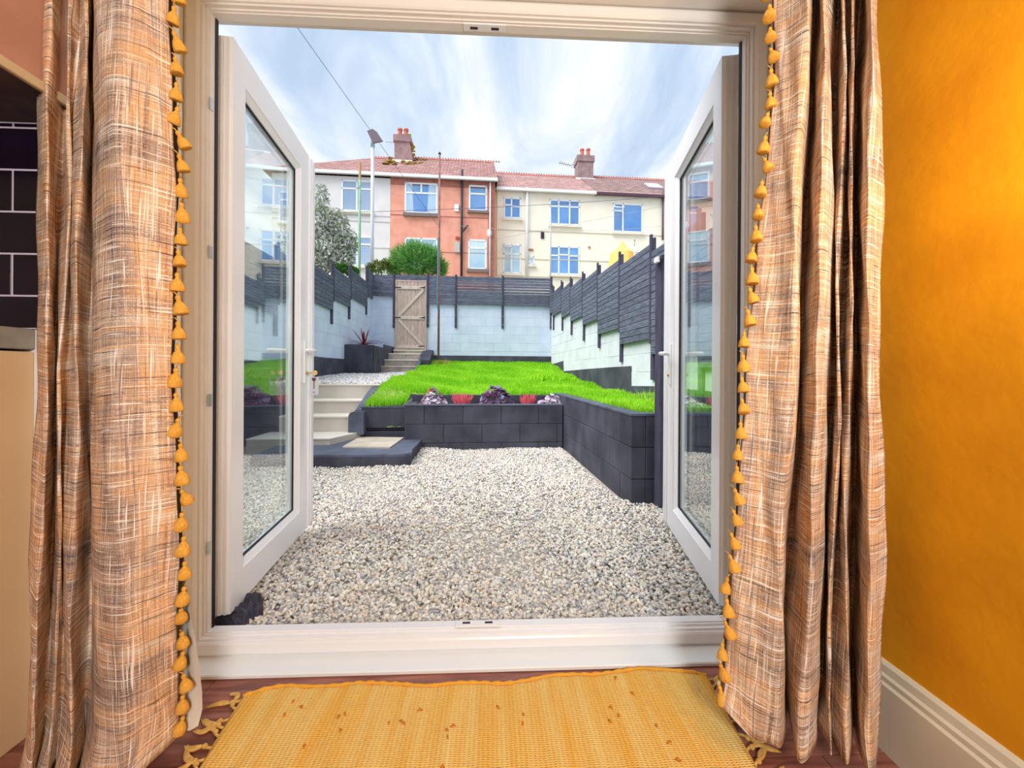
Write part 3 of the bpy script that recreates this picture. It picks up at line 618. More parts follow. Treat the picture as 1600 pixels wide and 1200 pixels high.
for i, (a, b, z) in enumerate(KP):
    p0 = Vector(KP[max(i-1, 0)]); p1 = Vector(KP[min(i+1, len(KP)-1)]); t = (p1-p0); t.z = 0; t.normalize(); nn = Vector((-t.y, t.x, 0)); w_ = .05
    rings.append([(a-nn.x*w_, b-nn.y*w_, z-.45), (a+nn.x*w_, b+nn.y*w_, z-.45), (a+nn.x*w_, b+nn.y*w_, z-.008), (a+nn.x*(w_-.01), b+nn.y*(w_-.01), z), (a-nn.x*(w_-.01), b-nn.y*(w_-.01), z), (a-nn.x*w_, b-nn.y*w_, z-.008)])
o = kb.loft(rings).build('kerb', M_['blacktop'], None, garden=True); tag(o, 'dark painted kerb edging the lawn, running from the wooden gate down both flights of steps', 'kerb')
# stub post at the foot of the kerb
a0, _z = gb(546, 645, 4.93); a1, _ = gb(566, 645, 4.93); zt2 = gb(556, 643, 4.93)[1]; zb2 = .21
o = MB().prism([(a0, zb2), (a1+.03, zb2), (a1+.03, zt2), (a0+.05, zt2), (a0+.02, zt2-.012), (a0+.004, zt2-.04)], 1, 4.88, 5.1).build('kerb_stub', M_['blacktop'], None, garden=True); tag(o, 'rounded dark stub block at the foot of the kerb beside the lower steps', 'kerb')
# ---- lower stairs
A0 = gb(385, 700, 4.485)[0]; ast = thing('garden_steps', 'lower flight of pale concrete steps rising from the pebbles to the terrace', 'steps', (-1.9, 5.1, GZ), True)
zs = [GZ-.03, .234, .419, .582, .770]; al2 = gb(436, 660, 4.97)[0]
# bottom platform with a slanting right end
pA = A0; pR0 = gb(515, 686, 4.485)[0]; pR1 = gb(562, 676, 4.92)[0]
plat = [(pA, 4.485), (pR0, 4.485), (pR1, 4.94), (pR1, 5.1), (pA, 5.1)]
st_ = MB().prism(plat, 2, zs[0], zs[1]-.012).build('step', M_['conc'], ast)
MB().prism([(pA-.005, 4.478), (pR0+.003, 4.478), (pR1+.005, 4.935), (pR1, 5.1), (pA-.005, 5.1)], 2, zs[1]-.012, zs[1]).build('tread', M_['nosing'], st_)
for i, (b0, b1, pr) in enumerate(((4.97, 5.3, 547), (5.27, 5.6, 570), (5.58, 5.72, 586))):
    ar = gb(pr, 640, b0)[0]+.06
    s2 = MB().box(al2 if i == 0 else al2-.3*i*0, ar, b0, 5.72, 0, zs[i+2]-.02).build('step', M_['conc'], ast)
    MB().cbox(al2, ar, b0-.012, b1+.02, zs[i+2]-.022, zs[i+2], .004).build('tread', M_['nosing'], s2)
# ---- black platform with the paving slab, right of the steps
bx = [gz(487, 707, .17), gz(634, 707, .17), gz(649, 695, .17)]
pz = .165
bpl = thing('slab_base', 'low black painted base with a broken edge beside the lower steps', 'plinth', (-1.2, 4.4, GZ), True)
random.seed(5)
fr = [(-2.3+.12*i, 3.97+random.uniform(-.02, .02)) for i in range(0, 10)]
fx = bx[1][0]
edge = []; x = -2.02
while x < fx: edge.append((x, 3.95+random.uniform(-.012, .012))); x += .07
edge += [(fx, 3.96), (fx+.05, 4.02), (bx[2][0], 4.18), (bx[2][0]+.02, 4.75)]
poly = edge+[(bx[2][0]+.02, 5.0), (-1.3, 5.0), (-1.62, 4.55), (-2.02, 4.50)]
MB().prism(poly, 2, GZ-.05, pz-.02).build('base_block', M_['black'], bpl)
poly2 = [(a+random.uniform(-.008, .008), b+random.uniform(-.006, .014)) if i < len(edge) else (a, b) for i, (a, b) in enumerate(poly)]
MB().prism(poly2, 2, pz-.02, pz).build('top_skim', M_['blacktop'], bpl)
q = [gz(*p, pz+.012) for p in ((535, 698), (609, 699), (631, 683.5), (562, 682.5))]
o = MB().prism(q, 2, pz, pz+.014).build('paving_slab', M_['paver'], None, garden=True); tag(o, 'beige square paving slab lying on the low black base', 'paving slab')
# ---- block walls ------------------------------------------------------------
def block_run(root, horiz, fixed, t0, t1, top, bot, m, thick=.10, bl=.44, bh=.215, j=.004, phase=0, front=-1, z0=None, proud=.0):
    """a run of blocks in running bond. horiz=True: along a at b=fixed ; else along b at a=fixed. front: side that shows. top/bot: functions of t"""
    zb = z0 if z0 is not None else min(bot(t0), bot(t1)); zm = max(top(t0), top(t1), top((t0+t1)/2)); k = 0; z = zb
    while z < zm-.02:
        t = t0-((k+phase) % 2)*bl/2
        while t < t1-.01:
            a, b = max(t, t0), min(t+bl, t1); c = (a+b)/2; hi = min(z+bh, top(c)); lo = max(z, bot(c))
            if b-a > .03 and hi-lo > .03:
                r = random.uniform(-.002, .003)+proud; f0 = fixed-front*0; f1 = fixed-front*thick; f0 = fixed+front*r
                lo_, hi_ = min(f0, f1), max(f0, f1)
                mb = MB()
                if horiz: mb.cbox(a+j/2, b-j/2, lo_, hi_, lo+j/2, hi-j/2 if hi < top(c)-.001 else hi, .003)
                else: mb.cbox(lo_, hi_, a+j/2, b-j/2, lo+j/2, hi-j/2 if hi < top(c)-.001 else hi, .003)
                mb.build('block', m, root)
            t += bl
        z += bh; k += 1
def core(root, horiz, fixed, t0, t1, zb, zt_, m, front, thick=.09, inset=.006):
    f0 = fixed-front*inset; f1 = fixed-front*thick; lo_, hi_ = min(f0, f1), max(f0, f1)
    mb = MB(); (mb.box(t0+.014, t1-.004, lo_, hi_, zb, zt_-.006) if horiz else mb.box(lo_, hi_, t0+.014, t1-.004, zb, zt_-.006)); return mb.build('mortar', m, root)
cst = lambda v: (lambda t: v)
# right retaining wall: inner leaf along b, and the front return
ARW = gz(986, 788, GZ)[0]; bF = gz(986, 788, GZ)[1]; ZW = .668; bP = 4.78
rw = thing('retaining_wall', 'black painted block retaining wall with a corner, right of the pebbles in front of the lawn', 'wall', (ARW, bF, GZ), True)
block_run(rw, False, ARW, bF, 5.32, cst(ZW-.012), cst(GZ-.06), M_['black'], phase=1, z0=ZW-.012-3*.215, bh=.215)
core(rw, False, ARW, bF, 5.32, 0, ZW-.012, M_['blackm'], -1)
block_run(rw, True, bF, ARW+.1, AR, cst(ZW-.012), cst(GZ-.06), M_['black'], z0=ZW-.012-3*.215)
core(rw, True, bF, ARW+.1, AR, 0, ZW-.012, M_['blackm'], -1)
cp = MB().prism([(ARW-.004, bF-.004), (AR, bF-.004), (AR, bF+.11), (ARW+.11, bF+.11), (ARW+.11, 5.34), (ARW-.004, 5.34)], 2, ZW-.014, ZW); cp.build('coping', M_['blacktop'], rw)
# planter
pl0 = gb(632, 640, bP)[0]; pl1 = gb(897, 640, bP)[0]; zp = gb(760, 632, bP)[1]
plr = thing('block_planter', 'long black painted block planter holding the purple and pink plants', 'planter', ((pl0+pl1)/2, bP, GZ), True)
block_run(plr, True, bP, pl0, ARW-.012, cst(zp-.01), cst(GZ-.06), M_['black'], z0=zp-.01-3*.215, phase=1)
core(plr, True, bP, pl0, ARW-.012, 0, zp-.01, M_['blackm'], -1)
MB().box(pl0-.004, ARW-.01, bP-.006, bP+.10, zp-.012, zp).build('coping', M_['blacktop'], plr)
pb = 5.30; zr_ = gb(760, 617.5, pb)[1]; pr0 = gb(644, 618, pb)[0]
MB().box(pr0, ARW-.01, pb, pb+.10, 0, zr_).build('planter_wall', M_['black'], plr)
MB().box(pl0, pl0+.10, bP+.1, pb, 0, zp-.004).build('planter_wall', M_['black'], plr)
MB().box(pl0+.1, ARW-.01, bP+.1, pb, .2, zp-.09).build('soil', M_['soil'], plr)
# low wall between kerb and planter
lw0 = gb(565, 650, 4.98)[0]; zl = gb(600, 635.5, 4.98)[1]
lwl = thing('low_wall', 'short black painted wall left of the planter with a weathered open joint', 'wall', ((lw0+pl0)/2, 4.98, .17), True)
for z0_, z1_, a0_, a1_, of in ((.10, .235, lw0+.02, pl0+.02, .0), (.245, .262, lw0+.03, pl0+.02, .012), (.27, zl-.012, lw0, pl0+.02, -.004)):
    MB().cbox(a0_, a1_, 4.98+of, 5.1, z0_, z1_, .006).build('block', M_['black'], lwl)
MB().box(lw0-.01, pl0+.02, 4.972, 5.1, zl-.012, zl).build('coping', M_['blacktop'], lwl)
wd = MB(); a_, z_ = gb(611, 668, 4.96)
for i in range(9):
    q_ = random.uniform(0, 6.28); r_ = random.uniform(.01, .03); c_ = Vector((a_+.02*i-.05, 4.955, z_+random.uniform(-.005, .012)))
    wd.add([c_, c_+Vector((r_*math.cos(q_), -.008, r_*.6)), c_+Vector((r_*1.5*math.cos(q_), -.012, r_*.3)), c_+Vector((r_*math.cos(q_+.6), -.004, 0))], [(0, 1, 2, 3)])
o = wd.build('weed', mat('weed_leaf', srgb(150, 190, 80)), None, garden=True); tag(o, 'small green weed growing from the joint of the short black wall', 'plant')
# left retaining block beyond the steps (behind the left door's glass)
lr = thing('raised_bed', 'black painted raised bed against the left garden wall beside the lower steps', 'planter', ((AL+al2)/2, 5.0, GZ), True)
block_run(lr, True, 5.0, AL+.02, al2-.01, cst(.66), cst(GZ-.05), M_['black'], z0=.66-3*.215); core(lr, True, 5.0, AL+.02, al2-.01, 0, .66, M_['blackm'], -1)
MB().box(AL+.02, al2-.01, 5.02, 5.72, 0, .74).build('fill', M_['black'], lr)
# ---- boundary walls
# back wall
zbk = gb(760, 470, BB)[1]; ab0 = AL-.1; gl_, gr_ = gb(615, 500, BB)[0], gb(669, 500, BB)[0]
bw = thing('boundary_wall', 'pale blue painted block wall across the end of the garden', 'wall', (0, BB, 1.1), True)
block_run(bw, True, BB, gr_-.03, AR+.1, cst(zbk), cst(1.0), M_['wallw'], thick=.15, z0=zbk-8*.225, bh=.225)
core(bw, True, BB, gr_-.04, AR+.1, .3, zbk, M_['mortar'], -1, .14, .004)
zbl = gb(600, 454, BB)[1]
block_run(bw, True, BB, ab0, gl_+.03, cst(zbl), cst(1.0), M_['wallw'], thick=.15, z0=zbl-9*.225, bh=.225)
core(bw, True, BB, ab0, gl_+.04, .3, zbl, M_['mortar'], -1, .14, .004)
zpl = gb(760, 556, BB)[1]
MB().box(gr_+.03, AR, BB-.02, BB-.002, .6, zpl).build('black_plinth', M_['black'], bw)
# right wall
rwall = thing('boundary_wall', 'off white painted block wall along the right side under the dark fence', 'wall', (AR, 6, .6), True)
pp = [1023, 973, 938, 914, 894.5, 880, 866]; pbs = [ga(p, 500, AR)[0] for p in pp]; pbs = [pbs[0]-2.04, pbs[0]-1.02]+pbs+[BB]
# panel (top py, bottom py) read at the near post of each panel -> z
pan = [(395, 560, 1010), None]
tops = []; bots = []
def zat(py, b): a, z = 0, 0; d = None; return H+(HY-py)/F*b
RP = []   # (b0,b1,ztop,zbot)
data = [(976, 414, 972, 539), (939.7, 430, 937, 523.7), (915, 439, 914, 509), (896.4, 448, 895, 503), (880, 453.5, 879, 498), (866.5, 458, 867, 494)]
for i in range(2, len(pbs)-1):
    k = i-2; b0, b1 = pbs[i], pbs[i+1]
    if k < 6:
        t_ = data[k]; zt1 = ga(t_[0], t_[1], AR)[1]; zb1 = ga(t_[2], t_[3], AR)[1]
    else: zt1, zb1 = RP[-1][2]+.12, RP[-1][3]+.12
    RP.append((b0, b1, zt1, zb1))
z0t, z0b = RP[0][2], RP[0][3]
RP = [(pbs[0], pbs[1], z0t-.24, z0b-.34), (pbs[1], pbs[2], z0t-.10, z0b-.18)]+RP
def rtop(t):
    for b0, b1, a_, c_ in RP:
        if b0 <= t <= b1: return c_+.18
    return RP[0][3]+.1 if t < RP[0][0] else RP[-1][3]+.18
block_run(rwall, False, AR, 1.55, BB, rtop, cst(.05), M_['wallr'], thick=.15, z0=.05, bh=.225, bl=.45)
for b0, b1, a_, c_ in RP: core(rwall, False, AR, b0, b1+.01, .0, c_+.18, M_['mortar_r'], -1, .14, .004)
core(rwall, False, AR, 1.55, pbs[0]+.01, .0, RP[0][3]+.1, M_['mortar_r'], -1, .14, .004)
pf = lambda px, py: ga(px, py, AR)
pts = [pf(1030, 603.5), pf(987, 603), pf(987, 572), pf(960, 573.5), pf(920, 576.5), pf(881, 580), pf(880.5, 564), pf(861, 570)]
pts = [(1.6, pts[0][1]-.02)]+pts; poly = [(1.6, 0)]+pts+[(BB, pts[-1][1]), (BB, 0)]
MB().prism(poly, 0, AR-.018, AR-.002).build('black_plinth', M_['black'], rwall)
# left wall
lwall = thing('boundary_wall', 'pale blue painted block wall along the left side under the dark fence', 'wall', (AL, 6, .6), True)
lp = [516.7, 544.3, 571, 582]; lbs = [ga(p, 500, AL)[0] for p in lp]
LP_ = []
ld = [(491, 416, 490, 474), (519, 418, 519, 468), (546.5, 421, 546, 465), (572.5, 420, 573, 463)]
st = lbs[1]-lbs[0]; nb = [lbs[0]-st]+lbs[:3]+[BB]
for i in range(4):
    t_ = ld[i]; LP_.append((nb[i], nb[i+1], ga(t_[0], t_[1], AL)[1], ga(t_[2], t_[3], AL)[1]))
for k in range(4):
    b0, b1, a_, c_ = LP_[0]; LP_ = [(b0-1.1, b0, a_-.13, c_-.19)]+LP_
def ltop(t):
    for b0, b1, a_, c_ in LP_:
        if b0 <= t <= b1: return c_+.15
    return LP_[0][3]+.1
block_run(lwall, False, AL, 1.55, BB, ltop, cst(.05), M_['wallw'], thick=.15, z0=.05, bh=.225, bl=.45, front=1)
for b0, b1, a_, c_ in LP_: core(lwall, False, AL, b0, b1+.01, 0, c_+.15, M_['mortar'], 1, .14, .004)
z1_ = ga(489, 557, AL)[1]; z2_ = ga(535, 561, AL)[1]; b1_ = ga(489, 557, AL)[0]; b2_ = ga(535, 561, AL)[0]
MB().prism([(1.6, 0), (1.6, z1_-.25), (b1_-1.5, z1_-.1), (b1_, z1_), (b1_+.6, z1_-.005), (b2_, z2_), (BB, z2_+.2), (BB, 0)], 0, AL+.002, AL+.02).build('black_plinth', M_['black'], lwall)
# ---- fences: every slat and post its own piece
def fence_side(root, panels, a, sgn, slat=.071, gap=.006, lo_ext=.35, skip=()):
    for i, (b0, b1, zt1, zb1) in enumerate(panels):
        nsl = max(4, round((zt1-zb1)/(slat+gap))); p = (zt1-zb1)/nsl
        for k in range(nsl):
            z = zb1+k*p; mb = MB(); mb.cbox(min(a+sgn*.035, a+sgn*.055), max(a+sgn*.035, a+sgn*.055), b0+.02, b1-.02, z+gap/2, z+p-gap/2, .003); mb.build('slat', M_['fence'], root)
        lo = zb1-lo_ext
        MB().cbox(min(a+sgn*.002, a+sgn*.035), max(a+sgn*.002, a+sgn*.035), b0-.035, b0+.035, lo-.12, zt1+.06, .004).build('post', M_['post'], root)
        MB().cbox(min(a+sgn*.036, a+sgn*.062), max(a+sgn*.036, a+sgn*.062), b0-.022, b0+.022, zb1-.05, zt1+.10, .003).build('batten', M_['post'], root)
        for zz in (lo, lo+.18): MB().lathe((a+sgn*.036, b0, zz), [(.001, -.006), (.007, -.005), (.007, .005), (.001, .006)], 6).build('bolt', M_['metal'], root)
fr_ = thing('fence', 'dark horizontal slat fence in stepped panels on the right garden wall', 'fence', (AR, 6, 1.5), True)
fence_side(fr_, RP, AR, -1)
fl_ = thing('fence', 'dark horizontal slat fence in stepped panels on the left garden wall', 'fence', (AL, 6, 1.5), True)
fence_side(fl_, LP_, AL, 1)
fb = thing('fence', 'dark horizontal slat fence along the rear wall on both sides of the wooden gate', 'fence', (0, BB, 2.7), True)
def fpan(px0, px1, pyt, pyb, gaps=()):
    a0_, zt1 = gb(px0, pyt, BB-.06); a1_, _ = gb(px1, pyt, BB-.06); zb1 = gb((px0+px1)/2, pyb, BB-.06)[1]
    n_ = max(1, round((zt1-zb1)/.075)); p = (zt1-zb1)/n_
    for k in range(n_):
        z = zb1+k*p; g_ = .007 if k in gaps else .0015; MB().cbox(a0_, a1_, BB-.065, BB-.045, z+g_, z+p-g_, .003).build('slat', M_['fence'], fb)
fpan(581, 616, 429, 462.5); fpan(617.5, 668, 429, 437.5); fpan(669, 711.5, 430.5, 475); fpan(713.5, 785, 431.5, 476, (5, 6, 7)); fpan(787, 861, 433, 478, (4, 5, 6, 8))
for px, t_, l_ in ((615.5, 428, 512), (668.5, 429, 511), (712.5, 430, 512), (786, 431.5, 513), (862, 433, 514)):
    a_, zt1 = gb(px, t_-1, BB-.07); zl_ = gb(px, l_, BB-.07)[1]
    MB().cbox(a_-.03, a_+.03, BB-.045, BB-.004, zl_, zt1, .004).build('post', M_['post'], fb)
    MB().cbox(a_-.02, a_+.02, BB-.085, BB-.066, gb(px, 478, BB)[1]-.02, zt1, .003).build('batten', M_['post'], fb)
    for k in (.1, .32): MB().lathe((a_, BB-.048, zl_+k), [(.001, -.008), (.012, -.006), (.012, .006), (.001, .008)], 6).build('bolt', M_['metal'], fb)
# ---- gate
g0 = gb(617.5, 500, BB-.05)[0]; g1 = gb(666.5, 500, BB-.05)[0]; gzt = gb(640, 438, BB-.05)[1]; gzb = gb(640, 545.5, BB-.05)[1]
gt = thing('garden_gate', 'weathered pale wooden ledged and braced gate at the top of the steps', 'gate', ((g0+g1)/2, BB-.05, gzb), True)
nb_ = 8; f0_ = g0+.035; w_ = (g1-.035-f0_)/nb_
for i in range(nb_): MB().cbox(f0_+i*w_+.0015, f0_+(i+1)*w_-.0015, BB-.05, BB-.03, gzb+.02, gzt-.02, .004).build('board', M_['gatew'], gt)
for a0_, a1_ in ((g0, g0+.04), (g1-.04, g1)): MB().cbox(a0_, a1_, BB-.07, BB-.01, gzb-.05, gzt+.01, .004).build('gate_post', M_['gatew'], gt)
MB().cbox(f0_, g1-.035, BB-.06, BB-.02, gzt-.03, gzt+.0, .004).build('top_bar', M_['gatel'], gt)
lz = [gb(640, y_, BB-.07)[1] for y_ in (449.5, 496.5, 541.5)]
for z in lz: MB().cbox(f0_+.01, g1-.045, BB-.073, BB-.052, z-.042, z+.042, .004).build('ledge', M_['gatel'], gt)
def brace(x0, z0, x1, z1):
    d = Vector((x1-x0, z1-z0)).normalized(); n_ = Vector((-d.y, d.x))*.032
    MB().prism([(x0-n_.x, z0-n_.y), (x1-n_.x, z1-n_.y), (x1+n_.x, z1+n_.y), (x0+n_.x, z0+n_.y)], 1, BB-.072, BB-.053).build('brace', M_['gatel'], gt)
brace(f0_+.06, lz[1]+.05, g1-.09, lz[0]-.05); brace(f0_+.05, lz[1]-.05, g1-.11, lz[2]+.05)
for z in lz[:2]:
    MB().box(f0_-.03, f0_+.11, BB-.079, BB-.073, z-.014, z+.014).build('hinge', M_['iron'], gt); MB().prism([(g1-.20, z+.0), (g1-.06, z+.035), (g1-.045, z+.045), (g1-.045, z-.02), (g1-.06, z-.01)], 1, BB-.079, BB-.073).build('latch', M_['iron'], gt)
MB().box(g1-.2, g1-.05, BB-.079, BB-.073, lz[2]+.0, lz[2]+.025).build('latch', M_['iron'], gt)
# ---- upper steps
us = thing('garden_steps', 'upper flight of weathered concrete steps leading up to the wooden gate', 'steps', (-1.6, 9.9, .9), True)
ud = [(9.6, 583.3, 571.9, 588, 648), (9.95, 572, 561.7, 594, 652), (10.3, 562, 552, 597.5, 655), (10.68, 552, 546.5, 615, 664)]
for i, (b0, yb_, yt_, x0_, x1_) in enumerate(ud):
    zt1 = gb(620, yt_, b0)[1]; a0_ = gb(x0_, yt_, b0)[0]; a1_ = gb(x1_, yt_, b0)[0]+.03
    s2 = MB().box(a0_, a1_, b0, BB, .6, zt1-.02).build('step', M_['oldconc'], us)
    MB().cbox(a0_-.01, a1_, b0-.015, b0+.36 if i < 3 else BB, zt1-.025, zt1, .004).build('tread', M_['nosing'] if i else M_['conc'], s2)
MB().box(gb(584, 583, 9.45)[0], gb(646, 583, 9.45)[0], 9.35, 9.62, .8, .905).build('threshold', M_['conc'], us)
# flank wall right of the upper steps
fa0 = gb(655, 548, 10.7)[0]
o = MB().prism([(10.0, .9), (10.0, 1.2), (10.7, gb(676, 547, 10.7)[1]), (BB-.02, gb(676, 547, 10.7)[1]), (BB-.02, .9)], 0, KP[0][0]-.02, gb(676, 550, 10.7)[0]).build('flank_wall', M_['black'], None, garden=True); tag(o, 'short black wall beside the upper steps, right of the gate', 'wall')
# planter box left of the upper steps with a cordyline
qa0 = gb(536, 560, 8.8)[0]; qa1 = gb(582, 560, 8.8)[0]; qz = gb(560, 538.5, 8.8)[1]; qb1 = BB-.05; qa2 = gb(596, 560, 9.6)[0]
pbx = thing('planter_box', 'tall black rendered planter box with a red spiky plant, left of the upper steps', 'planter', ((qa0+qa1)/2, 9.2, .9), True)
MB().cbox(qa0, qa1, 8.8, 8.92, .8, qz, .008).build('planter_wall', M_['black'], pbx)
MB().prism([(qa1-.12, 8.92), (qa1, 8.82), (qa1, 9.9), (qa1-.12, 9.9)], 2, .8, qz-.005).build('planter_wall', M_['black'], pbx)
MB().prism([(qa1-.02, 9.9), (qa1, 9.9), (gb(615, 548, BB-.1)[0], 10.4), (gb(615, 548, BB-.1)[0], BB-.02), (qa1-.1, BB-.02)], 2, .8, gb(600, 542, BB-.1)[1]).build('planter_wall', M_['black'], pbx)
MB().cbox(qa0, qa0+.12, 8.92, BB-.05, .8, qz, .006).build('planter_wall', M_['black'], pbx)
MB().box(qa0+.1, qa1-.1, 8.9, BB-.05, .8, qz-.04).build('soil', M_['soil'], pbx)
# dark side post with a solar light
pz0, pz1 = gz(1036, 800, GZ)[1], gb(1036, 404, 2.6)[1]
pa0 = gb(1031, 600, 2.58)[0]; pa1 = pa0+.10
o = MB().cbox(pa0, pa1, 2.58, 2.66, GZ-.05, pz1, .005).build('post', M_['post'], None, garden=True); tag(o, 'tall dark post standing in the pebbles beside the right glazed door', 'post')
MBp = MB(); a_, z_ = gb(1038, 437, 2.575)
MB().box(a_-.002, a_+.004, 2.572, 2.580, z_-.03, z_+.03)
sl = thing('solar_light', 'small solar light, white box with a tilted dark panel, on top of the dark post', 'lamp', (pa0, 2.55, pz1), True)
la, lz_ = gb(1023.5, 411, 2.56)
MB().cbox(la, la+.02, 2.53, 2.58, lz_, lz_+.035, .003).build('white_case', M_['white'], sl)
MB().prism([(la+.016, lz_+.012), (la+.10, lz_+.055), (la+.10, lz_+.075), (la+.016, lz_+.034)], 1, 2.50, 2.62).build('solar_panel', M_['iron'], sl)
# black broken kerb stone beside the left door's foot
q0 = [gz(*p, .11) for p in ((326, 984), (352, 945), (399, 930), (412, 938), (384, 975), (372, 985))]
kbm = MB(); xs = np.linspace(0, 1, 14); rings = []
pA_, pB_ = Vector((*gz(352, 962, .11), 0)), Vector((*gz(398, 938, .11), 0)); d_ = (pB_-pA_); nn = Vector((-d_.y, d_.x, 0)).normalized()
for i in range(15):
    t = i/14; c_ = pA_+d_*.0+d_*t*1.02; r = []
    hw = .040+.006*math.sin(t*9)+random.uniform(-.004, .004)+(.02 if t < .45 else 0); hh = .085+.015*math.sin(t*7+1)*t+random.uniform(-.006, .006)-(.02 if t < .4 else 0)
    for u_, v_ in ((-1, 0), (1, 0), (1.05, .35), (.9, .8), (.6, .98), (.1, 1.02), (-.4, .96), (-.85, .9), (-1.02, .5)):
        r.append(c_+nn*(u_*hw*-1+random.uniform(-.005, .005))+Vector((0, 0, GZ-.03+v_*hh+random.uniform(-.006, .006))))
    rings.append(r)
o = kbm.loft(rings).build('kerb_stone', mat('rough_black_stone', srgb(48, 48, 62), srgb(78, 78, 94), 14, .6, .012, 30), None, garden=True, smooth=False); tag(o, 'rough broken black stone edging at the foot of the left glazed door', 'stone')
# ---- lawn ----------------------------------------------------------------------
def lawn_z(a, b):
    a = np.asarray(a, float); b = np.asarray(b, float)
    fr1 = np.interp(b, [2.8, 5.3, 6.4, 7.5, 9.5, 11], [.64, .615, .655, .72, .93, 1.16])
    fl1 = np.interp(b, [4.9, 5.2, 5.6, 6.3, 8.6, 9.6, 11], [.49, .60, .735, .80, .89, 1.02, 1.18])
    w = np.clip((a-kerb_a(b)-.1)/1.3, 0, 1); w = w*w*(3-2*w); z = fl1*(1-w)+fr1*w
    # hummocks seen in the lawn
    for (ha, hb, hr, hh) in ((1.35, 7.6, .45, .10), (.3, 7.4, .7, .04), (-.6, 8.2, .6, .03), (1.6, 4.2, .5, .03)): z = z+hh*np.exp(-((a-ha)**2+(b-hb)**2)/hr**2)
    return z
na, nb2 = 110, 170; a_lo_, b_lo_ = -3.2, 2.84; V = [(a_lo_+(AR-.01-a_lo_)*i/na, b_lo_+(BB-b_lo_)*j/nb2) for j in range(nb2+1) for i in range(na+1)]; V = [(a, b, float(z)) for (a, b), z in zip(V, lawn_z([v[0] for v in V], [v[1] for v in V]))]
def on_lawn(a, b):
    if a > ARW+.07: return True
    if b > 5.38: return a > float(kerb_a(b))+.02
    return b > 5.08 and float(kerb_a(b))+.02 < a < pr0-.02
Fc = []
for j in range(nb2):
    for i in range(na):
        q_ = (j*(na+1)+i, j*(na+1)+i+1, (j+1)*(na+1)+i+1, (j+1)*(na+1)+i); m0, m1 = V[q_[0]], V[q_[2]]
        if on_lawn((m0[0]+m1[0])/2, (m0[1]+m1[1])/2): Fc.append(q_)
mb = MB(); mb.v = V; mb.f = Fc
o = mb.build('lawn_soil', mat('lawn_green_soil', srgb(110, 150, 50), srgb(150, 170, 80), 6, .95), None, garden=True); o['kind'] = 'structure'
MB()
def grass(name, label, n, region, hmin, hmax, m, wid=.006, seed=1):
    r = np.random.default_rng(seed); a = r.uniform(region[0], region[1], n*2); b = region[2]+(region[3]-region[2])*r.random(n*2)**1.35
    k = (a > np.where(b > 5.0, kerb_a(b)+.05, ARW+.10)) & (a < AR-.02) & ~((b < 5.42) & (a > pr0-.03) & (a < ARW+.10)) & ~((b < 4.99)&(a < ARW+.1))
    bare = ((a-gb(606, 628, 5.25)[0])**2/.05+(b-5.3)**2/.03) < 1; k &= ~bare | (r.random(len(a)) < .25)
    a, b = a[k][:n], b[k][:n]; n = len(a); z = lawn_z(a, b)
    h = r.uniform(hmin, hmax, n)*(1+.5*np.sin(a*5.1+1)*np.sin(b*4.3)); th = r.uniform(0, 6.283, n); ln = h*r.uniform(.2, .9, n); wd_ = wid*r.uniform(.6, 1.3, n)*np.clip(b/6, .8, 1.6)
    dx, dy = np.cos(th), np.sin(th); px_, py_ = -np.sin(th)*wd_, np.cos(th)*wd_
    V = np.stack([np.stack([a-px_, b-py_, z-.01], 1), np.stack([a+px_, b+py_, z-.01], 1), np.stack([a+dx*ln*.35+px_*.7, b+dy*ln*.35+py_*.7, z+h*.6], 1), np.stack([a+dx*ln*.35-px_*.7, b+dy*ln*.35-py_*.7, z+h*.6], 1), np.stack([a+dx*ln, b+dy*ln, z+h], 1)], 1)
    Fc = np.array([[0, 1, 2], [0, 2, 3], [3, 2, 4]])[None]+(np.arange(n)*5)[:, None, None]
    ob = np_mesh(name, V.reshape(-1, 3), Fc.reshape(-1, 3), m); ob.rotation_euler = (0, 0, GA); tag(ob, label, 'grass', None, 'stuff')
def leafmat(name, cols, trans=.3, rough=.6, patch=None):
    m = bpy.data.materials.new(name); m.use_nodes = True; n = m.node_tree; n.nodes.clear(); N = n.nodes.new; L = n.links.new
    g = N('ShaderNodeNewGeometry'); r = N('ShaderNodeValToRGB'); L(g.outputs['Random Per Island'], r.inputs[0]); e = r.color_ramp.elements; e[0].color = cols[0]; e[1].color = cols[-1]
    for i, c in enumerate(cols[1:-1]): x = e.new((i+1)/(len(cols)-1)); x.color = c
    col = r.outputs[0]
    if patch:
        tc = N('ShaderNodeTexCoord'); nz = N('ShaderNodeTexNoise'); nz.inputs['Scale'].default_value = patch[0]; L(tc.outputs['Object'], nz.inputs['Vector']); pr_ = N('ShaderNodeValToRGB'); L(nz.outputs[0], pr_.inputs[0]); pr_.color_ramp.elements[0].position = .35; pr_.color_ramp.elements[1].position = .65; pr_.color_ramp.elements[0].color = patch[1]; pr_.color_ramp.elements[1].color = patch[2]
        mx = N('ShaderNodeMix'); mx.data_type = 'RGBA'; mx.inputs[0].default_value = .5; L(col, mx.inputs[6]); L(pr_.outputs[0], mx.inputs[7]); col = mx.outputs[2]
    d = N('ShaderNodeBsdfDiffuse'); t = N('ShaderNodeBsdfTranslucent'); mx = N('ShaderNodeMixShader'); mx.inputs[0].default_value = trans; L(col, d.inputs[0]); L(col, t.inputs[0]); L(d.outputs[0], mx.inputs[1]); L(t.outputs[0], mx.inputs[2])
    o = N('ShaderNodeOutputMaterial'); L(mx.outputs[0], o.inputs[0]); return m
gm = leafmat('bright_green_grass', [srgb(128, 196, 34), srgb(164, 226, 60), srgb(146, 212, 46), srgb(190, 236, 90)], .45, patch=(1.1, srgb(132, 206, 36), srgb(190, 238, 70)))
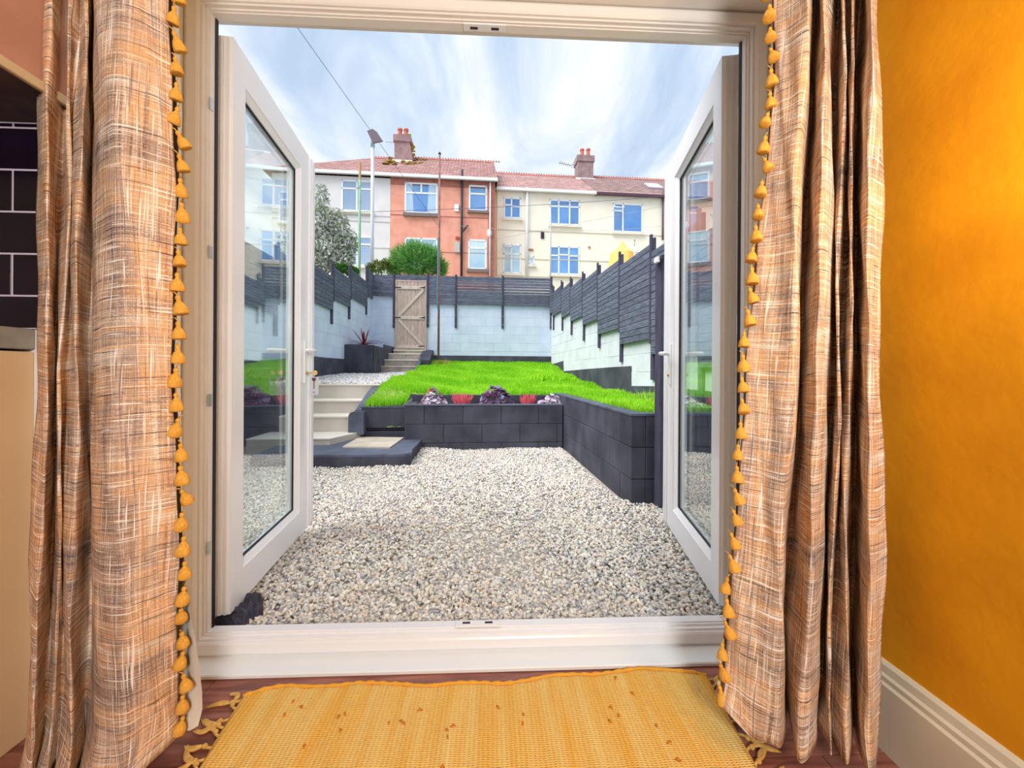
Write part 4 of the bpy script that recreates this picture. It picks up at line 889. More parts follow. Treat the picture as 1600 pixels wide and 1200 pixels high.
grass('grass', 'bright green grass covering the lawn behind the planter', 120000, (-3, AR, 2.9, BB-.03), .025, .075, gm)
def tuft(name, label, pts, n, h, m, spread, w_=.006, cat='plant'):
    mb = MB()
    for i in range(n):
        a0_, b0_, z0_ = pts[i % len(pts)]; a0_ += random.gauss(0, spread); b0_ += random.gauss(0, spread); q = random.random()*6.28; l_ = h*random.uniform(.5, 1.1); ou = l_*random.uniform(.15, .8)
        d = Vector((math.cos(q), math.sin(q), 0)); p = Vector((a0_, b0_, z0_)); s_ = Vector((-d.y, d.x, 0))*w_
        m1 = p+d*ou*.4+Vector((0, 0, l_*.65)); m2 = p+d*ou+Vector((0, 0, l_*random.uniform(.75, 1)))
        mb.add([p-s_, p+s_, m1+s_*.8, m1-s_*.8, m2], [(0, 1, 2, 3), (3, 2, 4)])
    o = mb.build(name, m, None, garden=True); tag(o, label, cat); return o
pt = lambda px, py, b: (lambda a_z: (a_z[0], b, a_z[1]))(gb(px, py, b))
tuft('grass_tuft', 'long pale grass tuft at the right end of the lawn by the wall', [(gb(1012, 640, 3.6)[0], 3.6, .62), (gb(1024, 640, 3.4)[0], 3.4, .62)], 130, .20, leafmat('pale_grass', [srgb(190, 220, 110), srgb(150, 200, 70)], .4), .06)
tuft('clover_mound', 'low mound of bright leafy weeds in the lawn near the right wall', [(1.25+.12*i, 7.4+.1*(i % 3), float(lawn_z(1.25+.12*i, 7.4))) for i in range(6)], 500, .10, leafmat('lime_leaf', [srgb(176, 230, 50), srgb(150, 215, 50)], .4), .09, .014)['kind'] = 'stuff'
tuft('dry_plant', 'tuft of brown and green stems around the foot of the rusty pole', [pt(690, 573, 10.2)], 160, .20, leafmat('dry_stem', [srgb(170, 130, 90), srgb(130, 170, 70), srgb(196, 150, 100)], .3), .13, .008)['kind'] = 'stuff'
# ---- planting in the planter
def heuchera(label, px0, px1, pyt, b, cols, n, dome):
    a0_ = gb(px0, 628, b)[0]; a1_ = gb(px1, 628, b)[0]; zt1 = gb((px0+px1)/2, pyt, b)[1]; zb1 = zp-.07; c_ = ((a0_+a1_)/2, b); R_ = (a1_-a0_)/2; mb = MB()
    for i in range(n):
        u = random.random()**.5; q = random.random()*6.28; x = c_[0]+R_*u*math.cos(q); y_ = c_[1]+.16*u*math.sin(q); z = zb1+(zt1-zb1)*(1-u**dome)*random.uniform(.75, 1)+.02
        r_ = random.uniform(.022, .038); nrm = Vector((math.cos(q)*u*.8+random.gauss(0, .3), math.sin(q)*u*.8-.35+random.gauss(0, .3), 1)).normalized(); t1 = nrm.orthogonal().normalized(); t2 = nrm.cross(t1); cc = Vector((x, y_, z)); vs = [cc-nrm*.006]
        for k in range(10):
            an = k/10*6.283; rr = r_*(1+.16*math.cos(5*an))*(1 if k else .6); vs.append(cc+t1*rr*math.cos(an)+t2*rr*math.sin(an)+nrm*.004*math.cos(5*an))
        mb.add(vs, [(0, k+1, (k+1) % 10+1) for k in range(10)])
    root = thing('heuchera', label, 'plant', (c_[0], b, zb1), True); f_ = mb.build('foliage', leafmat('heuchera_leaf', cols, .1), root); f_['kind'] = 'stuff'; sm = MB()
    for i in range(8): q = i*.8; sm.tube([(c_[0], b, zb1), (c_[0]+R_*.3*math.cos(q), b+.05*math.sin(q), zb1+.08)], .003, 5)
    sm.build('stems', mat('dark_red_stem', srgb(90, 20, 40)), root); return root
lav = [srgb(196, 186, 204), srgb(96, 22, 48), srgb(214, 206, 220), srgb(140, 120, 150), srgb(168, 154, 180)]
drk = [srgb(60, 44, 74), srgb(110, 96, 130), srgb(84, 22, 44), srgb(150, 138, 168), srgb(46, 32, 58)]
heuchera('silvery purple leafy plant at the left end of the planter', 652, 702, 604, 5.05, lav, 90, 1.2)
heuchera('dark purple leafy plant, largest, in the middle of the planter', 742, 808, 605, 5.05, drk, 130, 2.0)
heuchera('small purple leafy plant at the right end of the planter', 838, 884, 618, 5.05, lav, 60, 2.0)
tuft('red_flower', 'small orange red sprig rising from the leftmost planter plant', [pt(675, 613, 5.1)], 26, .06, leafmat('orange_red_petal', [srgb(230, 110, 90), srgb(214, 80, 70)], .3), .02, .006)
def heather(label, px0, px1, pyt, b):
    a0_ = gb(px0, 628, b)[0]; a1_ = gb(px1, 628, b)[0]; zt1 = gb((px0+px1)/2, pyt, b)[1]; zb1 = zp-.08; c = (a0_+a1_)/2; R_ = (a1_-a0_)/2; mb = MB(); root = thing('heather', label, 'plant', (c, b, zb1), True)
    for i in range(120):
        q = random.random()*6.28; u = random.random()**.6; bx_ = c+R_*.35*u*math.cos(q); by = b+.05*u*math.sin(q); tx = c+R_*u*math.cos(q); ty = b+.10*u*math.sin(q); h_ = (zt1-zb1)*random.uniform(.7, 1.1)
        mb.tube([(bx_, by, zb1), ((bx_+tx)/2, (by+ty)/2, zb1+h_*.55), (tx, ty, zb1+h_)], [.004, .0065, .002], 4, False)
    f_ = mb.build('flower_spikes', leafmat('heather_pink', [srgb(232, 104, 126), srgb(244, 136, 150), srgb(214, 84, 108)], .2), root); f_['kind'] = 'stuff'
    MB().lathe((c, b, zb1), [(.001, 0), (R_*.4, .005), (R_*.5, .05), (.001, .07)], 10).build('foliage', mat('heather_green', srgb(120, 130, 60)), root)
heather('pink heather between the left and middle purple plants', 703, 741, 616, 5.02); heather('pink heather between the middle and right purple plants', 810, 839, 617, 5.02)
# ---- cordyline in the planter box
def cordyline(name, label, base, n, L_, cols, tilt=1.0):
    root = thing(name, label, 'plant', base, True)
    MB().tube([base, (base[0], base[1], base[2]+.07)], [.03, .02], 8).build('stem', M_['soil'], root)
    mm = [mat('red_strap_leaf', c, rough=.6) for c in cols]
    for i in range(n):
        q = i*2.399; el = random.uniform(.25, 1.35)*tilt; l_ = L_*random.uniform(.7, 1.1); d = Vector((math.cos(q), math.sin(q), 0)); s_ = Vector((-d.y, d.x, 0)); p0 = Vector(base)+Vector((0, 0, .05)); rings = []
        dr = random.uniform(0, .5) if el > .8 else random.uniform(.3, .9)
        pts_ = []; 
        for k in range(6):
            t = k/5; pts_.append(p0+d*(l_*t*math.cos(el))+Vector((0, 0, l_*t*math.sin(el)-dr*l_*t*t*.5*(1 if el < 1 else .2))))
        vs = []; wv = [.010, .016, .017, .014, .009, .001]
        for p, w_ in zip(pts_, wv): vs += [p-s_*w_, p+Vector((0, 0, -.004)), p+s_*w_]
        fs = []
        for k in range(5):
            for m_ in range(2): fs.append((k*3+m_, k*3+m_+1, (k+1)*3+m_+1, (k+1)*3+m_))
        MB().add(vs, fs).build('leaf', mm[i % len(mm)], root, smooth=True)
    return root
cordyline('cordyline', 'red spiky strap-leaved plant growing in the tall black planter box', (gb(569, 540, 9.1)[0], 9.1, qz-.05), 30, .50, [srgb(150, 60, 66), srgb(186, 104, 100), srgb(120, 44, 56)])
cordyline('cordyline', 'dark spiky strap-leaved plant in the raised bed left of the lower steps', (gb(398, 570, 5.3)[0]-.15, 5.3, .72), 30, .42, [srgb(96, 52, 70), srgb(130, 84, 96), srgb(150, 140, 90)])
# ================================================================ POLES, WIRES, TREES
def pole_(name, label, cat, px, pyt, pyb, b, r, m, extra=None, zbase=None):
    a, zt1 = gb(px, pyt, b); zb1 = zbase if zbase is not None else gb(px, pyb, b)[1]
    root = thing(name, label, cat, (a, b, zb1), True); MB().tube([(a, b, zb1), (a, b, (zb1+zt1)/2), (a, b, zt1)], [r, r, r*.9], 10).build('shaft', m, root, smooth=True); return root, a, zt1, zb1
hillz = 3.0
gstruct('hillside_ground', MB().prism([(BB+.2, 0), (BB+.2, 1.5), (19.5, 4.2), (40, 4.6), (40, 0)], 0, -40, 40), mat('back_garden_ground', srgb(120, 130, 90), srgb(150, 145, 110), 3, .95))
hz_ = lambda b: 1.5+(b-BB-.2)*(2.7/8.3)
r1, a_, zt1, zb1 = pole_('washing_pole', 'thin rusty washing line pole at the back of the lawn', 'pole', 687, 240, 562, 10.3, .028, mat('rusty_pole', srgb(160, 118, 108), srgb(130, 96, 92), 8, .8))
MB().tube([(a_-.03, 10.28, gb(687, 372, 10.3)[1]), (a_-.035, 10.28, gb(687, 480, 10.3)[1]), (a_-.02, 10.26, gb(687, 486, 10.3)[1])], .010, 6).build('blue_line', mat('blue_cord', srgb(70, 160, 190)), r1)
MB().lathe((a_, 10.3, zt1), [(.03, -.02), (.04, 0), (.02, .03), (.001, .05)], 8).build('cap', M_['iron'], r1)
r2, a_, zt1, zb1 = pole_('lamp_post', 'tall pale grey lamp post with a flat dark angled head above the rear fence', 'lamp', 582.5, 214, 430, 13.5, .055, mat('galvanised_post', srgb(206, 212, 222), rough=.5), zbase=hz_(13.5))
hq = [gb(576.5, 211.5, 13.5), (gb(586, 211, 13.6)), gb(593, 216, 13.6), gb(600.5, 226.5, 13.5), gb(584, 227, 13.4)]
MB().prism([(x, z) for x, z in hq], 1, 13.25, 13.32).build('lamp_head', mat('dark_lamp_head', srgb(118, 104, 112), rough=.6), r2)
MB().tube([(a_, 13.5, zt1-.32), (a_, 13.42, zt1)], [.07, .06], 8).build('collar', mat('blue_grey_collar', srgb(176, 196, 216), rough=.5), r2, smooth=True)
r3, a_, zt1, zb1 = pole_('green_pole', 'thin green and rust pole standing left of the lamp post', 'pole', 562.5, 254, 430, 12.6, .036, mat('green_painted_pole', srgb(150, 190, 160), srgb(120, 170, 136), 3, .7), zbase=hz_(12.6))
MB().tube([(a_, 12.6, zt1), (a_, 12.6, gb(562, 280, 12.6)[1])], .037, 8).build('rusty_top', mat('rusty_top_paint', srgb(186, 150, 110)), r3)
MB().lathe((a_-.05, 12.6, gb(562, 292, 12.6)[1]), [(.001, -.05), (.05, -.04), (.05, .04), (.001, .05)], 6).build('cleat', M_['metal'], r3)
r4, a_, zt1, zb1 = pole_('grey_pole', 'very thin grey pole in front of the cream house, behind the rear fence', 'pole', 860.5, 334, 432, 14.5, .028, mat('thin_grey_pole', srgb(176, 176, 170)), zbase=hz_(14.5))
def wire(label, pts, r=.012, n=14, sag=.15, col=srgb(120, 122, 130)):
    p0, p1 = [Vector((gb(px, py, b)[0], b, gb(px, py, b)[1])) for px, py, b in pts]; q = [p0.lerp(p1, i/n)-Vector((0, 0, sag*4*(i/n)*(1-i/n))) for i in range(n+1)]
    o = MB().tube(q, r, 5).build('overhead_wire', mat('grey_cable', col), None, garden=True, smooth=True); tag(o, label, 'wire', None)
wire('telephone wire sloping down across the sky past the lamp post head', [(430, -6, 11), (684, 352, 19.8)], .009, 14, .0)
wire('dark cable crossing in front of the upper windows of the brick red house', [(470, 333, 15.5), (1048, 306, 15.8)], .009, 20, .12, srgb(90, 92, 110))
wire('thin cable sloping across the cream house below its upper windows', [(770, 375, 16), (1048, 320, 16)], .006, 14, .0, srgb(170, 168, 160))
wire('thin cable low across the cream house front', [(690, 350, 16), (1048, 352, 16)], .006, 14, .25, srgb(180, 178, 170))
def foliage(root, blobs, n, size, m, needle=False, name='foliage', seed=1):
    r = np.random.default_rng(seed); tot = sum(w for *_, w in blobs); VV = []
    for (cx_, cy, cz_, rx, ry, rz, w) in blobs:
        k = int(n*w/tot); d = r.normal(size=(k, 3)); d /= np.linalg.norm(d, axis=1)[:, None]; rad = r.uniform(.45, 1.05, (k, 1)); p = np.array([cx_, cy, cz_])+d*rad*np.array([rx, ry, rz])
        u = r.normal(size=(k, 3)); 
        if needle: u = d*1.2+u*.45+np.array([0, 0, .35])
        u /= np.linalg.norm(u, axis=1)[:, None]; v = np.cross(u, r.normal(size=(k, 3))); v /= np.linalg.norm(v, axis=1)[:, None]
        s = size*r.uniform(.6, 1.3, (k, 1)); w2 = s*(.10 if needle else .42); u = u*s*(1.8 if needle else 1)
        VV.append(np.stack([p-u, p+v*w2, p+u, p-v*w2], 1))
    V = np.concatenate(VV); k = len(V); org = np.array(e_frames[root.name].o); V = V-org
    ob = np_mesh(name, V.reshape(-1, 3), np.arange(k*4).reshape(k, 4), m, loops=4); ob.parent = root; ob['kind'] = 'stuff'; return ob
def tree(name, label, base, trunk_top, blobs, n, size, m, needle=False, seed=1, tr=.07, barkc=(110, 100, 90)):
    root = thing(name, label, 'tree' if name != 'bush' else 'bush', base, True); b0 = Vector(base); tp = Vector(trunk_top)
    mb = MB().tube([b0, b0.lerp(tp, .5)+Vector((.05, 0, 0)), tp], [tr, tr*.8, tr*.5], 8)
    for bl in blobs: mb.tube([b0.lerp(tp, .55), Vector(bl[:3])], [tr*.5, tr*.12], 5)
    mb.build('trunk', mat('bark', srgb(*barkc), rough=.9), root, smooth=True); foliage(root, blobs, n, size, m, needle, seed=seed); return root
def blob(px, py, b, rpx, rpy, w): a, z = gb(px, py, b); s = b/F; return (a, b, z, rpx*s, rpx*s*.8, rpy*s, w)
ol = leafmat('olive_leaf', [srgb(140, 154, 130), srgb(176, 186, 168), srgb(214, 218, 212), srgb(112, 128, 100), srgb(232, 232, 232), srgb(160, 166, 116)], .2)
ax = gb(495, 430, 12.8)[0]
tree('olive_tree', 'grey green olive tree behind the left fence', (ax, 12.8, hz_(12.8)), (ax, 12.8, gb(500, 380, 12.8)[1]), [blob(502, 310, 12.8, 12, 22, 1), blob(496, 345, 12.8, 26, 28, 3), blob(522, 350, 12.8, 22, 26, 3), blob(540, 380, 12.8, 20, 24, 3), blob(510, 385, 12.8, 30, 30, 4), blob(470, 380, 12.8, 30, 36, 3), blob(535, 405, 12.8, 18, 16, 2), blob(500, 410, 12.8, 20, 16, 2)], 6500, .065, ol, seed=3)
pn = leafmat('pine_needle', [srgb(80, 150, 70), srgb(130, 190, 90), srgb(100, 166, 80), srgb(56, 110, 60), srgb(170, 206, 120)], .3)
ax = gb(650, 430, 12.2)[0]
tree('pine_bush', 'bushy bright green young pine behind the rear fence', (ax, 12.2, hz_(12.2)), (ax, 12.2, gb(650, 390, 12.2)[1]), [blob(650, 392, 12.2, 20, 16, 2), blob(628, 403, 12.2, 18, 20, 2), blob(672, 402, 12.2, 18, 20, 2), blob(615, 418, 12.2, 13, 14, 1.5), blob(688, 418, 12.2, 12, 16, 1.5), blob(650, 412, 12.2, 34, 22, 4)], 8000, .07, pn, True, seed=5)
gb_ = leafmat('mixed_bush_leaf', [srgb(70, 100, 50), srgb(110, 140, 70), srgb(150, 130, 90)], .2)
ax = gb(535, 425, 12)[0]
tree('bush', 'dark green bush just above the left fence, below the olive tree', (ax, 12, hz_(12)), (ax, 12, gb(540, 425, 12)[1]), [blob(532, 420, 12, 14, 8, 1), blob(550, 424, 12, 10, 8, 1)], 1400, .05, leafmat('dark_bush_leaf', [srgb(50, 96, 44), srgb(84, 130, 60)], .2), seed=7, tr=.03)
ax = gb(592, 425, 12)[0]
tree('bush', 'sparse brown green bush left of the pine, above the rear fence', (ax, 12, hz_(12)), (ax, 12, gb(592, 425, 12)[1]), [blob(590, 418, 12, 13, 12, 2), blob(578, 420, 12, 8, 10, 1), blob(602, 412, 12, 7, 8, 1)], 700, .05, gb_, seed=9, tr=.02)
# yellow cover and small things above the right fence
yc = thing('folded_parasol', 'yellow covered garden parasol rising above the right fence', 'parasol', (gb(968, 420, 12.6)[0], 12.6, hz_(12.6)), True)
cxy = gb(972, 400, 12.6)[0]
MB().lathe((cxy, 12.6, 0), [(.001, gb(970, 376, 12.6)[1]), (.16, gb(970, 388, 12.6)[1]), (.36, gb(970, 396, 12.6)[1]), (.44, gb(970, 420, 12.6)[1]), (.44, gb(970, 440, 12.6)[1])], 9).build('cover', mat('yellow_canvas', srgb(240, 208, 130), srgb(246, 190, 96), 2, .9, stretch=(3, 3, .4)), yc)
MB().tube([(cxy, 12.6, hz_(12.6)), (cxy, 12.6, gb(970, 400, 12.6)[1])], .03, 6).build('pole', M_['white'], yc)
tv = thing('satellite_post', 'slim white post with a curved bracket in front of the cream house, right', 'post', (gb(991, 410, 13)[0], 13, hz_(13)), True)
sa = gb(991, 410, 13)[0]
MB().tube([(sa, 13, hz_(13)), (sa, 13, gb(991, 385, 13)[1])], .035, 8).build('post', M_['white'], tv, smooth=True)
MB().tube([(sa, 13, gb(991, 385, 13)[1]), (sa+.02, 13, gb(991, 376, 13)[1]), (sa-.04, 13, gb(989, 373, 13)[1])], .02, 6).build('bracket', M_['metal'], tv, smooth=True)
trl = thing('trellis', 'thin dark wire trellis above the right fence beside the yellow parasol', 'trellis', (gb(988, 395, 12.8)[0], 12.8, hz_(12.8)), True)
x0_, z0_ = gb(979, 393, 12.8); x1_, z1_ = gb(1002, 405, 12.8); tb = MB()
for i in range(5): tb.tube([(x0_, 12.8, z1_+(z0_-z1_)*i/4), (x1_, 12.8, z1_+(z0_-z1_)*i/4-.02)], .008, 4)
for i in range(2): tb.tube([(x0_+(x1_-x0_)*i, 12.8, hz_(12.8)), (x0_+(x1_-x0_)*i, 12.8, z0_)], .015, 4)
tb.build('wires', M_['iron'], trl)
# ================================================================ HOUSES
def rough(name, c1, c2, s=1.5): return mat(name, c1, c2, s, .95, .01, 30)
BH1, BH2 = 20.0, 21.0
GB_ = 3.8
def R_(px0, py0, px1, py1, b):
    xm = (px0+px1)/2; ym = (py0+py1)/2
    return gb(px0, ym, b)[0], gb(px1, ym, b)[0], gb(xm, py1, b)[1], gb(xm, py0, b)[1]
def wall_panel(root, px0, px1, pyt, b, m, name='wall', holes=(), a0=None, a1=None):
    a0 = gb(px0, 300, b)[0] if a0 is None else a0; a1 = gb(px1, 300, b)[0] if a1 is None else a1; zt1 = gb((px0+px1)/2, pyt, b)[1]
    return MB().box(a0, a1, b, b+7, GB_, zt1).build(name, m, root), a0, a1, zt1
def window(root, px0, py0, px1, py1, b, cols, rows, glassm, sill=None, curtains=False, fw=.075):
    """cols: fractions of the vertical bars; rows: {column: fraction of transom from the top}"""
    a0, a1, z0, z1 = R_(px0, py0, px1, py1, b); w = a1-a0; h = z1-z0; mb = MB(); y0, y1 = b-.03, b+.05
    mb.box(a0, a1, y0, y1, z0, z0+fw).box(a0, a1, y0, y1, z1-fw, z1).box(a0, a0+fw, y0, y1, z0, z1).box(a1-fw, a1, y0, y1, z0, z1)
    xs = [0]+list(cols)+[1]
    for c in cols: mb.box(a0+w*c-fw/2, a0+w*c+fw/2, y0, y1, z0, z1)
    for i in range(len(xs)-1):
        tr_ = rows[i] if isinstance(rows, (list, tuple)) else rows
        if tr_: mb.box(a0+w*xs[i], a0+w*xs[i+1], y0, y1, z1-h*tr_-fw/2, z1-h*tr_+fw/2)
    f = mb.build('window', M_['winframe'], root)
    for i in range(len(xs)-1):
        tr_ = rows[i] if isinstance(rows, (list, tuple)) else rows
        x0_, x1_ = a0+w*xs[i]+.01, a0+w*xs[i+1]-.01
        cuts = [(z0+.01, z1-.01)] if not tr_ else [(z0+.01, z1-h*tr_), (z1-h*tr_, z1-.01)]
        for zz in cuts: MB().box(x0_, x1_, b-.012, b-.004, zz[0], zz[1]).build('pane', glassm, f)
    if curtains:
        for s_ in (0, 1):
            cw = w*.22; x_ = a0+.04 if s_ == 0 else a1-.04-cw
            MB().box(x_, x_+cw, b-.016, b-.013, z0+.05, z1-.05).build('net_curtain', M_['curt'], f)
    if sill: MB().box(a0-.06, a1+.08, b-.14, b+.02, z0-sill[1], z0-.005).build('sill', sill[0], f)
    return f
def roof(root, a0, a1, b, py_e, py_r, pxm, m, depth=3.5, hipl=0, ov=.25):
    ze = gb(pxm, py_e, b)[1]; zr1 = gb(pxm, py_r, b+depth)[1]; mb = MB()
    h = hipl; e = b-ov
    se = ze-(zr1-ze)/depth*0
    vs = [(a0, e, se), (a1, e, se), (a1, b+depth, zr1), (a0+h, b+depth, zr1), (a1, b+2*depth+ov, se), (a0, b+2*depth+ov, se)]
    vs2 = [(x, y_, z-.12) for x, y_, z in vs]
    fs = [(0, 1, 2, 3), (3, 2, 4, 5), (0, 3, 5), (1, 4, 2)]; fs += [tuple(reversed([i+6 for i in f])) for f in fs]+[(0, 6, 7, 1), (1, 7, 10, 4), (4, 10, 11, 5), (5, 11, 6, 0)]
    o = mb.add(vs+vs2, fs).build('roof', m, root)
    # crested ridge tiles
    rt = MB(); x = a0+h
    while x < a1-.05:
        rt.prism([(b+depth-.12, zr1-.06), (b+depth, zr1+.06), (b+depth+.12, zr1-.06)], 0, x, min(x+.42, a1)); [rt.prism([(x+q_, zr1+.03), (x+q_+.10, zr1+.03), (x+q_+.05, zr1+.13)], 1, b+depth-.03, b+depth+.03) for q_ in (.03, .18, .33)]; x += .45
    rt.build('ridge_tiles', mat('terracotta_ridge', srgb(196, 120, 104), srgb(176, 108, 96), 3, .9), o); return ze, zr1, o
def tiles_mat(name, c1, c2, c3, moss=None):
    m = mat(name, c1, c2, 6, .9, 0, stretch=(1, 1, 2)); n = m.node_tree; N = n.nodes.new; L = n.links.new; p = n.nodes['Principled BSDF']
    tc = N('ShaderNodeTexCoord'); mp = N('ShaderNodeMapping'); mp.inputs['Rotation'].default_value = (-.68, 0, 0); L(tc.outputs['Object'], mp.inputs[0])
    br = N('ShaderNodeTexBrick'); br.inputs['Scale'].default_value = 1; br.inputs['Brick Width'].default_value = .34; br.inputs['Row Height'].default_value = .22; br.inputs['Mortar Size'].default_value = .018; L(mp.outputs[0], br.inputs[0]); br.inputs['Color1'].default_value = c1; br.inputs['Color2'].default_value = c2; br.inputs['Mortar'].default_value = c3
    nz = N('ShaderNodeTexNoise'); nz.inputs['Scale'].default_value = 3.2; nz.inputs['Detail'].default_value = 6; L(tc.outputs['Object'], nz.inputs['Vector'])
    mx = N('ShaderNodeMix'); mx.data_type = 'RGBA'; mx.blend_type = 'OVERLAY'; mx.inputs[0].default_value = .6; L(br.outputs[0], mx.inputs[6]); L(nz.outputs[0], mx.inputs[7]); L(mx.outputs[2], p.inputs['Base Color'])
    bp = N('ShaderNodeBump'); bp.inputs['Distance'].default_value = .03; L(br.outputs[1], bp.inputs['Height']); bp.invert = True; L(bp.outputs[0], p.inputs['Normal']); return m
rt1 = tiles_mat('mauve_red_roof_tiles', srgb(176, 134, 126), srgb(152, 114, 112), srgb(112, 84, 88))
rt2 = tiles_mat('brown_pink_roof_tiles', srgb(186, 146, 140), srgb(164, 130, 128), srgb(128, 100, 102))
rt3 = tiles_mat('brown_roof_tiles', srgb(160, 130, 124), srgb(138, 114, 112), srgb(104, 84, 90))
stone = mat('stone_sill', srgb(132, 116, 112), rough=.9); wsill = mat('white_sill', srgb(232, 226, 214), rough=.8)
def gutter(root, a0, a1, b, z, m, r=.07, nm='gutter'): return MB().cbox(a0, a1, b-.30, b-.17, z-.16, z-.02, .01).build(nm, m, root)
def pipe(root, px, py0, py1, b, m, r=.05, nm='downpipe'):
    a, z1 = gb(px, py0, b-.1); z0 = gb(px, py1, b-.1)[1]; return MB().tube([(a, b-.1, z0), (a, b-.1, z1)], r, 6).build(nm, m, root, smooth=True)
def chimney(root, px0, px1, pyt, pyb, b, m, pots, side=0):
    a0, a1, z0, z1 = R_(px0, pyt, px1, pyb, b); mb = MB(); mb.loft([[(a0, b-.3, z0-.4), (a1+side, b-.3, z0-.4), (a1+side, b+.5, z0-.4), (a0, b+.5, z0-.4)], [(a0, b-.3, z1-.35), (a1, b-.3, z1-.35), (a1, b+.5, z1-.35), (a0, b+.5, z1-.35)]]); mb.box(a0-.06, a1+.06, b-.36, b+.56, z1-.35, z1)
    c = mb.build('chimney', m, root); MB().box(a0-.12, a1+.12, b-.36, b-.30, z0-.35, z0-.2).build('flashing', M_['winframe'], c)
    for px, pt_ in pots:
        a, zt1 = gb(px, pt_, b); MB().lathe((a, b, z1-.02), [(.13, 0), (.12, .15), (.105, (zt1-z1)*.8), (.14, (zt1-z1)*.84), (.13, zt1-z1), (.001, zt1-z1-.01)], 10).build('chimney_pot', mat('terracotta_pot', srgb(206, 118, 100), srgb(190, 104, 92), 5, .9), c)
    return c
WG = M_['winglass']
WG2 = mat('dull_window_glass', srgb(140, 165, 205), srgb(168, 184, 208), .5, .12, spec=.7, rnd=.1); WG3 = mat('net_curtained_glass', srgb(160, 196, 222), srgb(206, 226, 234), .8, .15, spec=.6, rnd=.08)
# grey-white house on the left
a_lo = gb(425, 300, BH1)[0]
h1 = thing('grey_house', 'pale grey rendered house on the left with a hipped red tiled roof', 'house', (gb(545, 300, BH1)[0], BH1, GB_), True)
_, w0, w1, _z = wall_panel(h1, 0, 610, 264, BH1, rough('pale_grey_render', srgb(236, 230, 230), srgb(224, 220, 222)), a0=a_lo)
window(h1, 533.5, 282, 582, 331, BH1, (.5,), .27, WG2, (wsill, .10)); window(h1, 533.5, 369, 583, 416, BH1, (.5,), .27, WG2, (wsill, .10))
window(h1, 436, 300, 480, 348, BH1, (.5,), .27, WG2, (wsill, .10))
for py in (336, 345, 386): 
    x_, z_ = gb(545, py, BH1); MB().box(w0, w1, BH1-.015, BH1, z_-.02, z_+.02).build('render_band', mat('band_grey', srgb(190, 186, 188)), h1)
# brick red house
h2 = thing('red_house', 'terracotta red rendered house in the middle with a mossy chimney', 'house', (gb(690, 300, BH1)[0], BH1, GB_), True)
redm = rough('terracotta_render', srgb(244, 174, 152), srgb(230, 156, 136), 2); redd = mat('brown_render', srgb(160, 108, 98), srgb(196, 124, 106), 4, .95, .01, 20)
_, v0, v1, _z = wall_panel(h2, 610.2, 773.5, 279, BH1, redm)
x_, z_ = gb(690, 279, BH1); x2_, z2_ = gb(690, 292, BH1); MB().box(v0, v1, BH1-.012, BH1, z2_, z_).build('brown_eaves_band', redd, h2)  # darker brown band along the wall top below the eaves
MB().box(gb(763, 300, BH1)[0], v1, BH1-.013, BH1, GB_, z_).build('brown_corner_strip', redd, h2)  # darker brown strip down the right end of the wall
window(h2, 632.5, 286, 684, 334, BH1, (), 0, WG, (stone, .16)).name = 'window'
f_ = [c for c in h2.children if c.name.startswith('window')][0]
a0, a1, z0, z1 = R_(632.5, 286, 684, 334, BH1); tz_ = gb(658, 302, BH1)[1]
MB().box(a0, a1, BH1-.035, BH1+.04, tz_-.04, tz_+.04).build('transom', M_['winframe'], f_); MB().box((a0+a1)/2-.04, (a0+a1)/2+.04, BH1-.035, BH1+.04, tz_, z1).build('mullion', M_['winframe'], f_)
for s_ in (0, 1): MB().prism([(a0+.06, z0+.05), (a0+.42, z0+.05), (a0+.34, z1-.05), (a0+.06, z1-.05)] if s_ == 0 else [(a1-.5, z0+.05), (a1-.06, z0+.05), (a1-.06, z1-.05), (a1-.42, z1-.05)], 1, BH1-.016, BH1-.013).build('net_curtain', M_['curt'], f_)
window(h2, 732.5, 290, 761, 330, BH1, (), .33, WG, (stone, .12)); window(h2, 632.5, 372, 684, 420, BH1, (.5,), .33, WG3, (stone, .12)); window(h2, 731.5, 374.5, 760.5, 421, BH1, (), .29, WG3, (stone, .16))
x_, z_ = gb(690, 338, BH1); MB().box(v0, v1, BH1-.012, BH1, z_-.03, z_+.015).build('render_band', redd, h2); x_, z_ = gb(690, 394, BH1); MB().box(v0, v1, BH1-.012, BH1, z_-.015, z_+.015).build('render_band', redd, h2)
pipe(h2, 722, 265, 432, BH1, M_['iron'], .06, 'soil_pipe'); a_, z_ = gb(722, 362, BH1-.1); a2_, z3_ = gb(731, 352, BH1-.1); MB().tube([(a_, BH1-.1, z_), (a2_, BH1-.1, z3_)], .05, 6).build('branch_pipe', M_['iron'], h2)
hp = pipe(h2, 766, 278, 432, BH1, M_['winframe'], .04); a_, z_ = gb(764.5, 365, BH1-.1); MB().lathe((a_, BH1-.12, z_), [(.03, -.2), (.10, -.08), (.10, .12), (.03, .2)], 8).build('hopper', M_['winframe'], hp)
for (p0, p1, p2, p3, m_, nm) in ((710, 320, 717, 331, M_['winframe'], 'vent'), (712, 370, 718, 374, mat('red_vent', srgb(190, 80, 60)), 'vent'), (710, 379, 719, 395, mat('grey_box', srgb(196, 190, 184)), 'meter_box')):
    q0_, q1_, r0_, r1_ = R_(p0, p1, p2, p3, BH1); MB().cbox(q0_, q1_, BH1-.08, BH1, r0_, r1_, .01).build(nm, m_, h2)
ze, zr1, _o = roof(h2, v0, v1+.1, BH1, 279, 249.5, 690, rt1, 3.5)
ze1, zr2, _o = roof(h1, w0-.3, v0, BH1, 274, 247, 590, rt1, 3.5, hipl=gb(585, 244, 23.5)[0]-w0+.3)
